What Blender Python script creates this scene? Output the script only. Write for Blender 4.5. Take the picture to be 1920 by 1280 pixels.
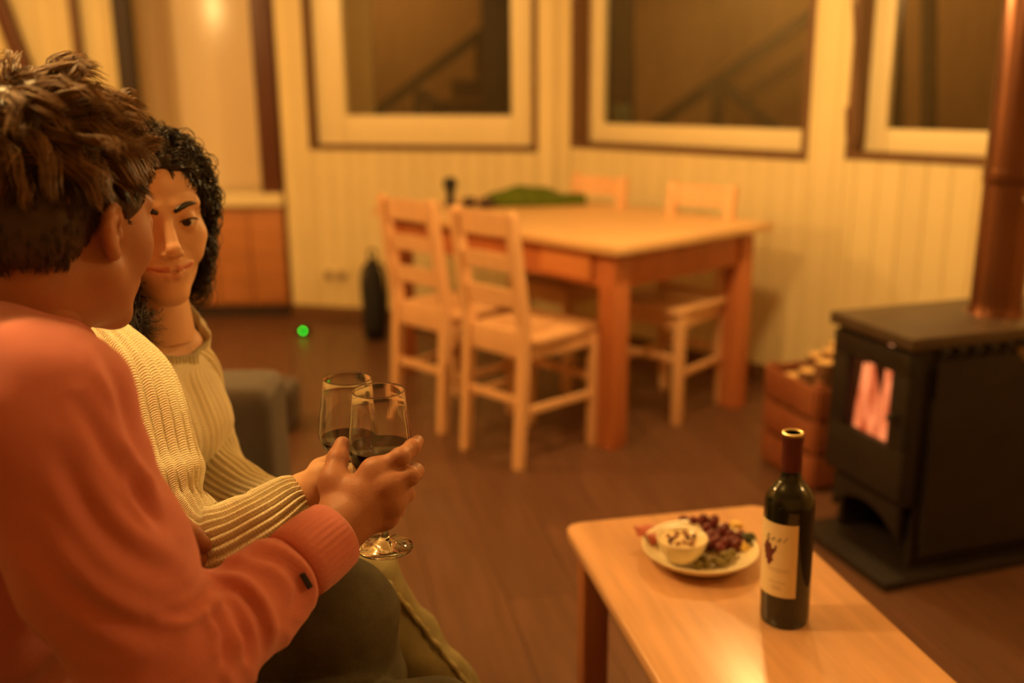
import bpy, bmesh, math, random
import numpy as np
from mathutils import Vector, Matrix, Euler

for o in list(bpy.data.objects):
    bpy.data.objects.remove(o)
SC = bpy.context.scene
COL = SC.collection
random.seed(7)
RNG = np.random.default_rng(7)
PI = math.pi

# ------------------------------------------------------------------ camera
TH, RO, FPX = math.radians(14.8), math.radians(0.5), 1866.7
CAM = Vector((0, 0, 1.3))
Fw = Vector((0, math.cos(TH), -math.sin(TH)))
_R = Vector((1, 0, 0)); _U = Vector((0, math.sin(TH), math.cos(TH)))
Rt = _R * math.cos(RO) - _U * math.sin(RO)
Up = _U * math.cos(RO) + _R * math.sin(RO)
cd = bpy.data.cameras.new('camera')
cam = bpy.data.objects.new('camera', cd); COL.objects.link(cam)
m = Matrix((Rt, Up, -Fw)).transposed().to_4x4(); m.translation = CAM
cam.matrix_world = m
cd.lens = 35; cd.sensor_width = 36; cd.clip_start = 0.05; cd.clip_end = 60
cd.dof.use_dof = True; cd.dof.focus_distance = 1.18; cd.dof.aperture_fstop = 2.0
SC.camera = cam

# ------------------------------------------------------------------ world, lamps, exposure
w = bpy.data.worlds.new('world'); SC.world = w; w.use_nodes = True
w.node_tree.nodes['Background'].inputs[0].default_value = (0.02, 0.022, 0.03, 1)
w.node_tree.nodes['Background'].inputs[1].default_value = 0.3
SC.view_settings.view_transform = 'Standard'; SC.view_settings.look = 'None'
SC.view_settings.exposure = 0.0; SC.view_settings.gamma = 1
SC.view_settings.use_curve_mapping = False

def lamp(name, loc, power, col, rad):
    l = bpy.data.lights.new(name, 'POINT'); l.energy = power; l.color = col; l.shadow_soft_size = rad
    o = bpy.data.objects.new(name, l); COL.objects.link(o); o.location = loc
    return o
WARM = (1.0, 0.605, 0.205)
lamp('pendant_lamp_light', (0.67, 3.02, 1.66), 42, WARM, 0.06)      # hangs in the middle of the room, above the frame
lamp('sofa_lamp_light', (-0.92, 1.42, 2.36), 80, WARM, 0.10)         # ceiling lamp over the sofa, left of the frame
lamp('hall_lamp_light', (-2.35, 3.4, 2.15), 84, WARM, 0.10)            # shaded lamp at the left wall, out of frame
lamp('wall_lamp_light', (2.15, 1.25, 2.05), 30, WARM, 0.12)           # wall lamp on the right, out of frame
lamp('outside_fill_light', (-0.9, 6.6, 2.35), 16, (1.0, 0.62, 0.22), 0.08)     # fill added outside to light the stair and cladding, no lamp there
lamp('outside_fill_light', (1.9, 5.3, 2.35), 16, (1.0, 0.62, 0.22), 0.08)  # second added fill, behind the right-hand windows

# ------------------------------------------------------------------ pixel -> place helpers (real distances)
def ray(x, y): return Fw + Rt * ((x - 960) / FPX) - Up * ((y - 640) / FPX)
def at(x, y, d): return CAM + ray(x, y) * d
def onz(x, y, z):
    r = ray(x, y); return CAM + r * ((z - CAM.z) / r.z)
def onplane(x, y, p0, n):
    r = ray(x, y); return CAM + r * ((Vector(p0) - CAM).dot(n) / r.dot(n))

# ------------------------------------------------------------------ materials
MATS = {}
def nd(nt, t, **k):
    n = nt.nodes.new(t)
    for a, v in k.items(): setattr(n, a, v)
    return n
def pmat(name, col, rough=0.5, var=0.15, scale=8, bump=0.0, bscale=60, spec=0.5, metal=0.0, sheen=0.0,
         stretch=None, sss=0.0, objvar=0.0, detail=4, coat=0.0, trans=0.0, ior=1.45, colattr=None, emit=None, estr=0):
    if name in MATS: return MATS[name]
    M = bpy.data.materials.new(name); M.use_nodes = True; nt = M.node_tree
    b = nt.nodes['Principled BSDF']
    b.inputs['Roughness'].default_value = rough; b.inputs['Metallic'].default_value = metal
    b.inputs['Specular IOR Level'].default_value = spec; b.inputs['IOR'].default_value = ior
    b.inputs['Sheen Weight'].default_value = sheen; b.inputs['Coat Weight'].default_value = coat
    b.inputs['Transmission Weight'].default_value = trans
    if sheen: b.inputs['Sheen Roughness'].default_value = 0.6
    if sss:
        b.inputs['Subsurface Weight'].default_value = sss; b.inputs['Subsurface Radius'].default_value = (1, .35, .2)
        b.inputs['Subsurface Scale'].default_value = 0.004
    tc = nd(nt, 'ShaderNodeTexCoord'); mp = nd(nt, 'ShaderNodeMapping')
    nt.links.new(tc.outputs['Object'], mp.inputs[0])
    if stretch: mp.inputs['Scale'].default_value = stretch
    no = nd(nt, 'ShaderNodeTexNoise'); no.inputs['Scale'].default_value = scale; no.inputs['Detail'].default_value = detail
    nt.links.new(mp.outputs[0], no.inputs['Vector'])
    hs = nd(nt, 'ShaderNodeHueSaturation'); hs.inputs['Color'].default_value = (*col, 1)
    if colattr:
        ca = nd(nt, 'ShaderNodeAttribute', attribute_name=colattr); nt.links.new(ca.outputs['Color'], hs.inputs['Color'])
    mr = nd(nt, 'ShaderNodeMapRange'); mr.inputs[1].default_value = .25; mr.inputs[2].default_value = .75
    mr.inputs[3].default_value = 1 - var; mr.inputs[4].default_value = 1 + var
    nt.links.new(no.outputs[0], mr.inputs[0])
    last = mr.outputs[0]
    if objvar:
        oi = nd(nt, 'ShaderNodeObjectInfo'); m2 = nd(nt, 'ShaderNodeMapRange')
        m2.inputs[3].default_value = 1 - objvar; m2.inputs[4].default_value = 1 + objvar
        nt.links.new(oi.outputs['Random'], m2.inputs[0])
        mu = nd(nt, 'ShaderNodeMath', operation='MULTIPLY'); nt.links.new(last, mu.inputs[0]); nt.links.new(m2.outputs[0], mu.inputs[1]); last = mu.outputs[0]
    nt.links.new(last, hs.inputs['Value']); nt.links.new(hs.outputs[0], b.inputs['Base Color'])
    if bump:
        n2 = nd(nt, 'ShaderNodeTexNoise'); n2.inputs['Scale'].default_value = bscale; n2.inputs['Detail'].default_value = 3
        nt.links.new(mp.outputs[0], n2.inputs['Vector'])
        bp = nd(nt, 'ShaderNodeBump'); bp.inputs['Strength'].default_value = bump; bp.inputs['Distance'].default_value = .004
        nt.links.new(n2.outputs[0], bp.inputs['Height']); nt.links.new(bp.outputs[0], b.inputs['Normal'])
    if emit:
        b.inputs['Emission Color'].default_value = (*emit, 1); b.inputs['Emission Strength'].default_value = estr
    MATS[name] = M
    return M

def knit_mat(name, col, ribs, rows):
    """rib knit driven by the garment's own UVs: u across the ribs, v along them"""
    M = bpy.data.materials.new(name); M.use_nodes = True; nt = M.node_tree; b = nt.nodes['Principled BSDF']
    b.inputs['Roughness'].default_value = .95; b.inputs['Sheen Weight'].default_value = .35; b.inputs['Specular IOR Level'].default_value = .15
    uv = nd(nt, 'ShaderNodeUVMap'); sp = nd(nt, 'ShaderNodeSeparateXYZ'); nt.links.new(uv.outputs[0], sp.inputs[0])
    def math_(op, a, c):
        n = nd(nt, 'ShaderNodeMath', operation=op)
        for i, q in enumerate((a, c)):
            if q is None: continue
            if isinstance(q, (int, float)): n.inputs[i].default_value = q
            else: nt.links.new(q, n.inputs[i])
        return n.outputs[0]
    U = math_('MULTIPLY', sp.outputs[0], ribs); V = math_('MULTIPLY', sp.outputs[1], rows)
    fu = math_('ABSOLUTE', math_('SINE', math_('MULTIPLY', U, PI), None), None)
    sk = math_('ADD', V, math_('MULTIPLY', fu, .45))
    fv = math_('ABSOLUTE', math_('SINE', math_('MULTIPLY', sk, PI), None), None)
    h = math_('ADD', math_('MULTIPLY', fu, .6), math_('MULTIPLY', fv, .30))
    no = nd(nt, 'ShaderNodeTexNoise'); no.inputs['Scale'].default_value = 350; tc = nd(nt, 'ShaderNodeTexCoord'); nt.links.new(tc.outputs['Object'], no.inputs['Vector'])
    h2 = math_('ADD', h, math_('MULTIPLY', no.outputs[0], .35))
    bp = nd(nt, 'ShaderNodeBump'); bp.inputs['Strength'].default_value = .7; bp.inputs['Distance'].default_value = .003
    nt.links.new(h2, bp.inputs['Height']); nt.links.new(bp.outputs[0], b.inputs['Normal'])
    n3 = nd(nt, 'ShaderNodeTexNoise'); n3.inputs['Scale'].default_value = 25; nt.links.new(tc.outputs['Object'], n3.inputs['Vector'])
    hs = nd(nt, 'ShaderNodeHueSaturation'); hs.inputs['Color'].default_value = (*col, 1)
    mr = nd(nt, 'ShaderNodeMapRange'); mr.inputs[3].default_value = .92; mr.inputs[4].default_value = 1.08
    nt.links.new(n3.outputs[0], mr.inputs[0]); nt.links.new(mr.outputs[0], hs.inputs['Value']); nt.links.new(hs.outputs[0], b.inputs['Base Color'])
    return M

def glass_mat(name, col=(1, 1, 1), rough=0.0, ior=1.5):
    if name in MATS: return MATS[name]
    M = bpy.data.materials.new(name); M.use_nodes = True; nt = M.node_tree; b = nt.nodes['Principled BSDF']
    b.inputs['Transmission Weight'].default_value = 1; b.inputs['Roughness'].default_value = rough; b.inputs['IOR'].default_value = ior
    no = nd(nt, 'ShaderNodeTexNoise'); no.inputs['Scale'].default_value = 5
    hs = nd(nt, 'ShaderNodeHueSaturation'); hs.inputs['Color'].default_value = (*col, 1)
    mr = nd(nt, 'ShaderNodeMapRange'); mr.inputs[3].default_value = .97; mr.inputs[4].default_value = 1.0
    nt.links.new(no.outputs[0], mr.inputs[0]); nt.links.new(mr.outputs[0], hs.inputs['Value']); nt.links.new(hs.outputs[0], b.inputs['Base Color'])
    MATS[name] = M; return M

def pane_mat(name, refl=0.12, tint=(.9, .92, .9)):
    if name in MATS: return MATS[name]
    M = bpy.data.materials.new(name); M.use_nodes = True; nt = M.node_tree; nt.nodes.remove(nt.nodes['Principled BSDF'])
    out = nt.nodes['Material Output']
    t = nd(nt, 'ShaderNodeBsdfTransparent'); g = nd(nt, 'ShaderNodeBsdfGlossy'); g.inputs['Roughness'].default_value = .02
    no = nd(nt, 'ShaderNodeTexNoise'); no.inputs['Scale'].default_value = 2
    mr = nd(nt, 'ShaderNodeMapRange'); mr.inputs[3].default_value = refl * .9; mr.inputs[4].default_value = refl * 1.1
    t.inputs[0].default_value = (*tint, 1)
    mx = nd(nt, 'ShaderNodeMixShader'); nt.links.new(no.outputs[0], mr.inputs[0]); nt.links.new(mr.outputs[0], mx.inputs[0])
    nt.links.new(t.outputs[0], mx.inputs[1]); nt.links.new(g.outputs[0], mx.inputs[2]); nt.links.new(mx.outputs[0], out.inputs[0])
    MATS[name] = M; return M

def flame_mat(name):
    M = bpy.data.materials.new(name); M.use_nodes = True; nt = M.node_tree; nt.nodes.remove(nt.nodes['Principled BSDF'])
    out = nt.nodes['Material Output']; e = nd(nt, 'ShaderNodeEmission'); e.inputs['Strength'].default_value = 2.2
    tc = nd(nt, 'ShaderNodeTexCoord'); mp = nd(nt, 'ShaderNodeMapping'); mp.inputs['Scale'].default_value = (14, 14, 5)
    no = nd(nt, 'ShaderNodeTexNoise'); no.inputs['Scale'].default_value = 1.6; no.inputs['Detail'].default_value = 2
    cr = nd(nt, 'ShaderNodeValToRGB'); cr.color_ramp.elements[0].position = .36; cr.color_ramp.elements[0].color = (.26, .05, .014, 1)
    cr.color_ramp.elements[1].position = .66; cr.color_ramp.elements[1].color = (.62, .26, .11, 1)
    nt.links.new(tc.outputs['Object'], mp.inputs[0]); nt.links.new(mp.outputs[0], no.inputs['Vector']); nt.links.new(no.outputs[0], cr.inputs[0])
    nt.links.new(cr.outputs[0], e.inputs[0]); nt.links.new(e.outputs[0], out.inputs[0])
    return M

def wood(name, col, rough=.4, axis=0, var=.22, spec=.5, objvar=0, bump=.06, sc=5, coat=0):
    st = [9, 9, 9]; st[axis] = 0.7
    return pmat(name, col, rough, var, sc, bump, 14, spec, stretch=tuple(st), objvar=objvar, detail=6, coat=coat)

M_board = pmat('painted_board', (.80, .66, .36), .55, .04, 3, .05, 40, .3, objvar=.03)
M_white = pmat('white_window_paint', (.86, .72, .42), .4, .03, 3)
M_jamb = wood('dark_brown_timber', (.16, .075, .03), .5, 2)
M_post = wood('dark_red_timber', (.11, .035, .016), .45, 2)
M_floor = wood('floor_plank_brown', (.13, .060, .034), .38, 1, .22, .5, .10, .05, 4)
M_ceil = pmat('ceiling_paint', (.7, .56, .32), .7, .05)
M_roomwall = pmat('room_wall_paint', (.62, .44, .2), .7, .06)
M_pine = wood('chair_pine', (.78, .46, .24), .45, 2, .10)
M_tabletop = wood('pine_table_top', (.72, .45, .21), .4, 0, .14)
M_redpine = wood('red_pine', (.52, .17, .06), .4, 2, .15)
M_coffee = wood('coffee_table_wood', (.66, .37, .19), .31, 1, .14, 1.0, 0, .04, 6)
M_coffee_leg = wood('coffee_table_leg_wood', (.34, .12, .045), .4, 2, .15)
M_stove = pmat('black_stove_steel', (.022, .016, .013), .5, .25, 12, .1, 80, .35)
M_stovetop = pmat('stove_top_steel', (.07, .045, .028), .42, .2, 10, .08, 80, .5)
M_pipe = pmat('brown_enamel_pipe', (.20, .085, .045), .30, .15, 6, .02, 20, .6, metal=.85)
M_sofa = pmat('grey_sofa_fabric', (.055, .036, .023), .95, .12, 40, .4, 220, .1, sheen=.3)
M_pane = pane_mat('window_glass', .07)
M_black = pmat('black_plastic', (.012, .011, .012), .5, .1)
M_china = pmat('cream_china', (.82, .70, .46), .25, .03)
M_outwall = wood('outside_cladding', (.30, .15, .05), .7, 2, .15)
M_dark = wood('dark_outdoor_timber', (.035, .018, .012), .6, 0)

# ------------------------------------------------------------------ mesh helpers
class MB:
    def __init__(s): s.bm = bmesh.new()
    def box(s, c, d, rot=None, bev=0.0, seg=2):
        r = bmesh.ops.create_cube(s.bm, size=1.0); vs = r['verts']
        M4 = Matrix.Diagonal((*d, 1))
        M4 = Matrix.Translation(c) @ ((rot.to_4x4()) if rot is not None else Matrix.Identity(4)) @ M4
        bmesh.ops.transform(s.bm, matrix=M4, verts=vs)
        if bev:
            es = list({e for v in vs for e in v.link_edges})
            bmesh.ops.bevel(s.bm, geom=es, offset=bev, segments=seg, affect='EDGES', profile=.6, clamp_overlap=True)
        return s
    def bar(s, a, b, wx, wy, bev=0.0, upv=(0, 0, 1)):
        a, b = Vector(a), Vector(b); z = (b - a).normalized(); u = Vector(upv)
        x = u.cross(z)
        if x.length < 1e-4: x = Vector((1, 0, 0))
        x.normalize(); y = z.cross(x)
        return s.box((a + b) / 2, (wx, wy, (b - a).length), Matrix((x, y, z)).transposed(), bev)
    def rings(s, rs, close=True, cap0=True, cap1=True):
        L = [[s.bm.verts.new(p) for p in r] for r in rs]
        n = len(L[0])
        for i in range(len(L) - 1):
            for j in range(n if close else n - 1):
                k = (j + 1) % n
                s.bm.faces.new((L[i][j], L[i][k], L[i + 1][k], L[i + 1][j]))
        if cap0 and n > 2: s.bm.faces.new(L[0][::-1])
        if cap1 and n > 2: s.bm.faces.new(L[-1])
        return s
    def lathe(s, prof, n=32, c=(0, 0, 0), cap0=True, cap1=True):
        c = Vector(c)
        return s.rings([[c + Vector((r * math.cos(2 * PI * j / n), r * math.sin(2 * PI * j / n), z)) for j in range(n)] for r, z in prof], True, cap0, cap1)
    def tube(s, pts, rad, n=8, cap=True):
        pts = [Vector(p) for p in pts]
        if not hasattr(rad, '__len__'): rad = [rad] * len(pts)
        rs = []; x = None
        for i, p in enumerate(pts):
            t = (pts[min(i + 1, len(pts) - 1)] - pts[max(i - 1, 0)]).normalized()
            if x is None: x = t.orthogonal().normalized()
            else:
                x = x - t * x.dot(t); x.normalize()
            y = t.cross(x)
            rs.append([p + (x * math.cos(2 * PI * j / n) + y * math.sin(2 * PI * j / n)) * rad[i] for j in range(n)])
        return s.rings(rs, True, cap, cap)
    def prism(s, poly, a, b):
        """poly: list of Vector; extruded from a to b offset vectors"""
        s.rings([[p + Vector(a) for p in poly], [p + Vector(b) for p in poly]])
        return s
    def ellip(s, c, r, rot=None, u=14, v=10):
        q = bmesh.ops.create_uvsphere(s.bm, u_segments=u, v_segments=v, radius=1.0)
        M4 = Matrix.Translation(c) @ (rot.to_4x4() if rot is not None else Matrix.Identity(4)) @ Matrix.Diagonal((*r, 1))
        bmesh.ops.transform(s.bm, matrix=M4, verts=q['verts']); return s
    def mesh(s, name, smooth=False):
        bmesh.ops.remove_doubles(s.bm, verts=s.bm.verts, dist=1e-6)
        bmesh.ops.recalc_face_normals(s.bm, faces=s.bm.faces)
        me = bpy.data.meshes.new(name); s.bm.to_mesh(me); s.bm.free()
        if smooth: me.shade_smooth()
        return me
    def build(s, name, mat, parent=None, smooth=False, loc=None, autos=None):
        me = s.mesh(name, smooth or autos)
        if autos:
            me.set_sharp_from_angle(angle=math.radians(autos))
        return link(name, me, mat, parent, loc)
def link(name, me, mat, parent=None, loc=None, rot=None):
    o = bpy.data.objects.new(name, me)
    if mat is not None and not len(me.materials): me.materials.append(mat)
    COL.objects.link(o)
    if parent is not None: o.parent = parent
    if loc is not None: o.location = loc
    if rot is not None: o.rotation_euler = rot
    return o
def tag(o, label=None, cat=None, group=None, kind=None):
    if label: o['label'] = label
    if cat: o['category'] = cat
    if group: o['group'] = group
    if kind: o['kind'] = kind
    return o
def empty(name, loc=(0, 0, 0), rz=0.0, label=None, cat=None, group=None):
    o = bpy.data.objects.new(name, None); COL.objects.link(o); o.location = loc; o.rotation_euler = (0, 0, rz); o.empty_display_size = .05
    return tag(o, label, cat, group)
def copy_tree(o, parent=None):
    c = o.copy(); COL.objects.link(c)
    if parent is not None: c.parent = parent
    for ch in list(o.children): copy_tree(ch, c)
    return c

# ------------------------------------------------------------------ setting: floor
FR = math.radians(11.5)
fl = MB().box((0, 0, -.03), (9, 12, .03)).build('floor', M_jamb, loc=(0.2, 2.2, 0), autos=30)
fl.rotation_euler = (0, 0, FR); tag(fl, kind='structure')
PW, PL = .19, 1.25
pm = MB().box((0, 0, -.0085), (PW - .0012, PL - .0012, .017), bev=.001, seg=1).mesh('plank'); pm.materials.append(M_floor)
for i in range(-17, 18):
    off = random.uniform(0, PL)
    for j in range(-4, 5):
        x, y = (i + .5) * PW, j * PL + off
        if abs(y) > 4.8: continue
        o = link('plank', pm, None, fl, (x, y, 0)); o.scale.z = 1

# ------------------------------------------------------------------ setting: panelled walls with windows
WALLH = 2.45
def facet(name, P, Q, wins, bw=.095, base=True):
    """wall from P to Q (seen left to right), boards in front, wins = list of (u0,u1,z0,z1)"""
    P, Q = Vector((*P, 0)), Vector((*Q, 0)); u = (Q - P).normalized(); n = Vector((u.y, -u.x, 0))      # n toward the room
    L = (Q - P).length
    M4 = Matrix((u, -n, Vector((0, 0, 1)))).transposed().to_4x4(); M4.translation = P          # local: x along, y outward, z up
    mb = MB(); cuts = sorted(wins)
    x = 0.0
    def slab(x0, x1, z0, z1):
        if x1 - x0 > 1e-3 and z1 - z0 > 1e-3: mb.box(((x0 + x1) / 2, .07, (z0 + z1) / 2), (x1 - x0, .11, z1 - z0))
    for (a, b, z0, z1) in cuts:
        slab(x, a, 0, WALLH); slab(a, b, 0, z0); slab(a, b, z1, WALLH); x = b
    slab(x, L, 0, WALLH)
    wall = mb.build(name, M_board); wall.matrix_world = M4; tag(wall, kind='structure')
    edges = [i * bw for i in range(int(L / bw) + 1)] + [L]
    cache = {}
    def board(x0, x1, z0, z1):
        if x1 - x0 < .012 or z1 - z0 < .012: return
        k = (round(x1 - x0, 4), round(z1 - z0, 4))
        if k not in cache:
            me = MB().box((0, 0, 0), (x1 - x0 - .0015, .014, z1 - z0), bev=.004, seg=1).mesh('board'); me.materials.append(M_board); cache[k] = me
        link('board', cache[k], None, wall, ((x0 + x1) / 2, .007, (z0 + z1) / 2))
    for i in range(len(edges) - 1):
        x0, x1 = edges[i], edges[i + 1]
        segs = [(x0, x1, 0.0, WALLH)]
        for (a, b, z0, z1) in cuts:
            ns = []
            for (s0, s1, q0, q1) in segs:
                if s1 <= a or s0 >= b: ns.append((s0, s1, q0, q1)); continue
                if s0 < a: ns.append((s0, a, q0, q1))
                if s1 > b: ns.append((b, s1, q0, q1))
                c0, c1 = max(s0, a), min(s1, b)
                ns.append((c0, c1, q0, z0)); ns.append((c0, c1, z1, q1))
            segs = ns
        for sgm in segs: board(*sgm)
    return wall, M4, L
def wall_uz(M4, x, y, depth=0.0):
    """pixel -> (u, z) on the wall plane pushed outward by depth"""
    n = (M4.to_3x3() @ Vector((0, 1, 0))); p0 = M4.translation + n * depth
    p = M4.inverted() @ onplane(x, y, p0, n); return p.x, p.z

A0, A1 = (-1.247, 5.535), (0.23, 5.12)
B1 = (0.23 + .70 * 3.3, 5.12 - .714 * 3.3)
def frame_of(P, Q):
    P, Q = Vector((*P, 0)), Vector((*Q, 0)); u = (Q - P).normalized(); n = Vector((u.y, -u.x, 0))
    M4 = Matrix((u, -n, Vector((0, 0, 1)))).transposed().to_4x4(); M4.translation = P; return M4
FA, FB = frame_of(A0, A1), frame_of(A1, B1)
WT = 2.02
def win_open(M4, left, right):
    a = wall_uz(M4, *left); b = wall_uz(M4, *right); return (a[0], b[0], (a[1] + b[1]) / 2, WT)
w1 = win_open(FA, (580, 283), (1008, 283))
w2 = win_open(FB, (1070, 280), (1512, 298))
w3 = win_open(FB, (1583, 298), (1935, 318))
wall_a, _, LA = facet('wall_back', A0, A1, [w1])
wall_b, _, LB = facet('wall_right', A1, B1, [w2, w3])

def window(idx, M4, op, sash_px, glass_px, rstile=None):
    """op opening; sash_px/glass_px: pixel of lower-left corner of sash and glass + lower-right of glass"""
    u0, u1, z0, z1 = op; D = .075 if idx == 1 else .125; jy, jd = (D + .0175) / 2 - .006, D + .01
    root = empty('window_%d' % idx); root.matrix_world = M4; tag(root, kind='structure')
    cs = .028
    # dark casing and jamb lining
    for (c, d) in ((((u0 + cs / 2), jy, (z0 + z1) / 2), (cs, jd, z1 - z0)), (((u1 - cs / 2), jy, (z0 + z1) / 2), (cs, jd, z1 - z0)),
                   (((u0 + u1) / 2, jy, z0 + cs / 2), (u1 - u0 - 2 * cs, jd, cs)), (((u0 + u1) / 2, jy, z1 - cs / 2), (u1 - u0 - 2 * cs, jd, cs))):
        MB().box(c, d, bev=.002, seg=1).build('casing_board', M_jamb, root)
    gl = wall_uz(M4, *glass_px[0], D); gr = wall_uz(M4, *glass_px[1], D)
    a0, a1, b0 = u0 + cs, u1 - cs, z0 + cs
    g0, g1, h0 = gl[0], (gr[0] if rstile is None else a1 - rstile), (gl[1] + gr[1]) / 2
    h1 = z1 - cs - .09
    for nm, (x0, x1, y0, y1) in (('sash_stile', (a0, g0, b0, z1 - cs)), ('sash_stile', (g1, a1, b0, z1 - cs)), ('sash_rail', (g0, g1, b0, h0)), ('sash_rail', (g0, g1, h1, z1 - cs))):
        MB().box(((x0 + x1) / 2, D, (y0 + y1) / 2), (x1 - x0 - .001, .05, y1 - y0 - .001), bev=.006).build(nm, M_white, root, autos=40)
    MB().box(((g0 + g1) / 2, D + .01, (h0 + h1) / 2), (g1 - g0 + .01, .006, h1 - h0 + .01)).build('pane', M_pane, root)
    return root
win1 = window(1, FA, w1, None, ((652, 216), (961, 216)))
win2 = window(2, FB, w2, None, ((1132, 236), (1498, 237)), .03)
win3 = window(3, FB, w3, None, ((1666, 241), (1850, 246)), .05)
# thin vent grille mark on the lower rail of the first window
p = wall_uz(FA, 818, 245, .05)
MB().box((p[0], .048, p[1]), (.05, .006, .012), bev=.002).build('drain_cap', M_china, win1)
# baseboards
for nm, M4, L in (('baseboard_back', FA, LA), ('baseboard_right', FB, LB)):
    o = MB().box((L / 2, -.008, .035), (L, .014, .07), bev=.004).build(nm, M_jamb); o.matrix_world = M4; tag(o, kind='structure')
# rest of the room shell
def shell(name, c, d, mat):
    o = MB().box((0, 0, 0), d).build(name, mat, loc=c); return tag(o, kind='structure')
shell('ceiling', (-.3, 2.2, 2.5), (7, 10, .06), M_ceil)
shell('wall_left', (-3.25, 2.0, 1.2), (.1, 9, 2.5), M_roomwall)
shell('wall_behind', (-.3, -1.9, 1.2), (6.2, .1, 2.5), M_roomwall)
shell('wall_side', (2.66, .45, 1.2), (.1, 4.8, 2.5), M_roomwall)

# ------------------------------------------------------------------ setting: alcove on the left
YL = 5.56
def X_at(px, Y, z=1.0):
    r = ray(px, 300); t = Y / r.y; return r.x * t
wall_c, MC, LC = facet('wall_far_left', (-3.1, YL + .02), (X_at(262, YL), YL + .02), [])
def post(name, px0, px1, Y, z0, z1, mat, dep=.09):
    a = onplane(px0, 200, (0, Y, 0), Vector((0, 1, 0))); b = onplane(px1, 200, (0, Y, 0), Vector((0, 1, 0)))
    o = MB().box((0, 0, (z1 - z0) / 2), (b.x - a.x, dep, z1 - z0), bev=.004).build(name, mat, loc=((a.x + b.x) / 2, Y, z0), autos=30)
    return tag(o, kind='structure')
post('trim_1', 233, 262, YL - .05, 0, 2.4, M_dark)
post('trim_2', 152, 166, YL - .02, 0, 2.4, M_jamb, .05)
post('trim_3', 484, 522, 5.62, 0.66, 2.4, M_post, .10)
post('trim_4', 524, 546, 5.575, 0, 2.4, M_jamb, .05)
# diagonal brace on the left wall
a = onplane(-30, -70, (0, YL - .05, 0), Vector((0, 1, 0))); b = onplane(75, 205, (0, YL - .05, 0), Vector((0, 1, 0)))
c0 = (a + b) / 2
o = MB().bar(a - c0, b - c0, .075, .06, .004, (0, 1, 0)).build('diagonal_brace', M_post, loc=c0, autos=30)
tag(o, 'dark red diagonal timber brace on the yellow wall at the far left', 'brace')
# pale glossy door panel in the alcove
YD = 5.95
xa, xb = X_at(258, YD), X_at(500, YD); xm = X_at(322, YD)
M_door = pmat('glossy_pale_door', (.92, .72, .46), .22, .03, 2, .01, 3, .5)
dr = empty('door_1', (xa, YD, 0)); tag(dr, kind='structure')
MB().box(((xm - xa) / 2, 0, 1.2), (xm - xa, .06, 2.4), bev=.006).build('door_stile', M_door, dr, autos=30)
MB().box(((xm + xb) / 2 - xa + .02, .012, 1.2), (xb - xm + .03, .05, 2.4), bev=.004).build('door_panel', M_door, dr, autos=30)
shell('wall_alcove', ((xa + xb) / 2, 6.15, 1.2), (2.0, .1, 2.5), M_roomwall)
# low wooden cabinet with white top, beside the woman
M_cab = wood('orange_cabinet_wood', (.50, .20, .07), .4, 0, .14)
x0, x1 = X_at(268, 5.62), X_at(528, 5.60)
zt = .66
cb = empty('cabinet', ((x0 + x1) / 2, 5.68, 0), 0, 'low orange wood cabinet with a white top behind the woman', 'cabinet')
W = x1 - x0
MB().box((0, .02, (zt - .03 + .06) / 2), (W, .30, zt - .09), bev=.004).build('body', M_cab, cb, autos=30)
MB().box((0, 0.0, zt), (W + .02, .36, .07), bev=.012).build('top', M_white, cb, autos=30)
for i in range(4):
    MB().box((-W / 2 + (i + .5) * W / 4, -.138, .34), (W / 4 - .008, .018, .52), bev=.003).build('door', M_cab, cb, autos=30)
MB().box((0, .01, .03), (W, .28, .06)).build('plinth', M_dark, cb)

# ------------------------------------------------------------------ outside the windows: cladding and stairs added for the stair image in the panes
def outside(name, M4, L, dist, mat):
    o = MB().box((L / 2, 0, 0), (L + 1.2, .04, 4.2)).build(name, mat); o.matrix_world = M4 @ Matrix.Translation((0, dist, 1.4)); return tag(o, kind='structure')
outside('wall_outside_back', FA, LA, 1.75, M_outwall)
outside('wall_outside_right', FB, LB, 1.75, M_outwall)
def obar(M4, pts, wd, dist, name, root, mat=M_dark, dep=.06):
    n = M4.to_3x3() @ Vector((0, 1, 0)); p0 = M4.translation + n * dist
    a, b = [M4.inverted() @ onplane(x, y, p0, n) for x, y in pts]
    loc = M4.inverted() @ root.matrix_world.translation if False else Vector((0, 0, 0))
    return MB().bar(a - loc, b - loc, wd, dep, .003, (0, 1, 0)).build(name, mat, root, autos=30)
st1 = empty('pane_stair'); st1.matrix_world = FA
tag(st1, 'dark timber stair and handrail added behind the leftmost window for the image in its glass', 'stair')
obar(FA, ((660, 245), (930, 42)), .062, 1.3, 'handrail', st1)
obar(FA, ((932, -140), (932, 270)), .19, 1.25, 'post', st1)
obar(FA, ((786, 168), (786, 270)), .06, 1.3, 'baluster', st1)
obar(FA, ((790, 172), (850, 225)), .05, 1.3, 'brace', st1)
for k, (x0, x1, y0, y1) in enumerate(((852, 975, 150, 185), (808, 975, 190, 260), (895, 975, 75, 148))):
    n = FA.to_3x3() @ Vector((0, 1, 0)); p0 = FA.translation + n * 1.4
    a = FA.inverted() @ onplane(x0, y0, p0, n); b = FA.inverted() @ onplane(x1, y1, p0, n)
    MB().box(((a.x + b.x) / 2, 1.42, (a.z + b.z) / 2), (abs(b.x - a.x), .16, abs(a.z - b.z)), bev=.004).build('step', wood('red_brown_step', (.05, .02, .014), .6, 0), st1, autos=30)
st2 = empty('pane_stair_rail'); st2.matrix_world = FB
tag(st2, 'dark timber stair railing with a braced post added behind the middle window for the image in its glass', 'railing')
obar(FB, ((1190, 262), (1530, 22)), .06, 1.3, 'handrail', st2)
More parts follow.
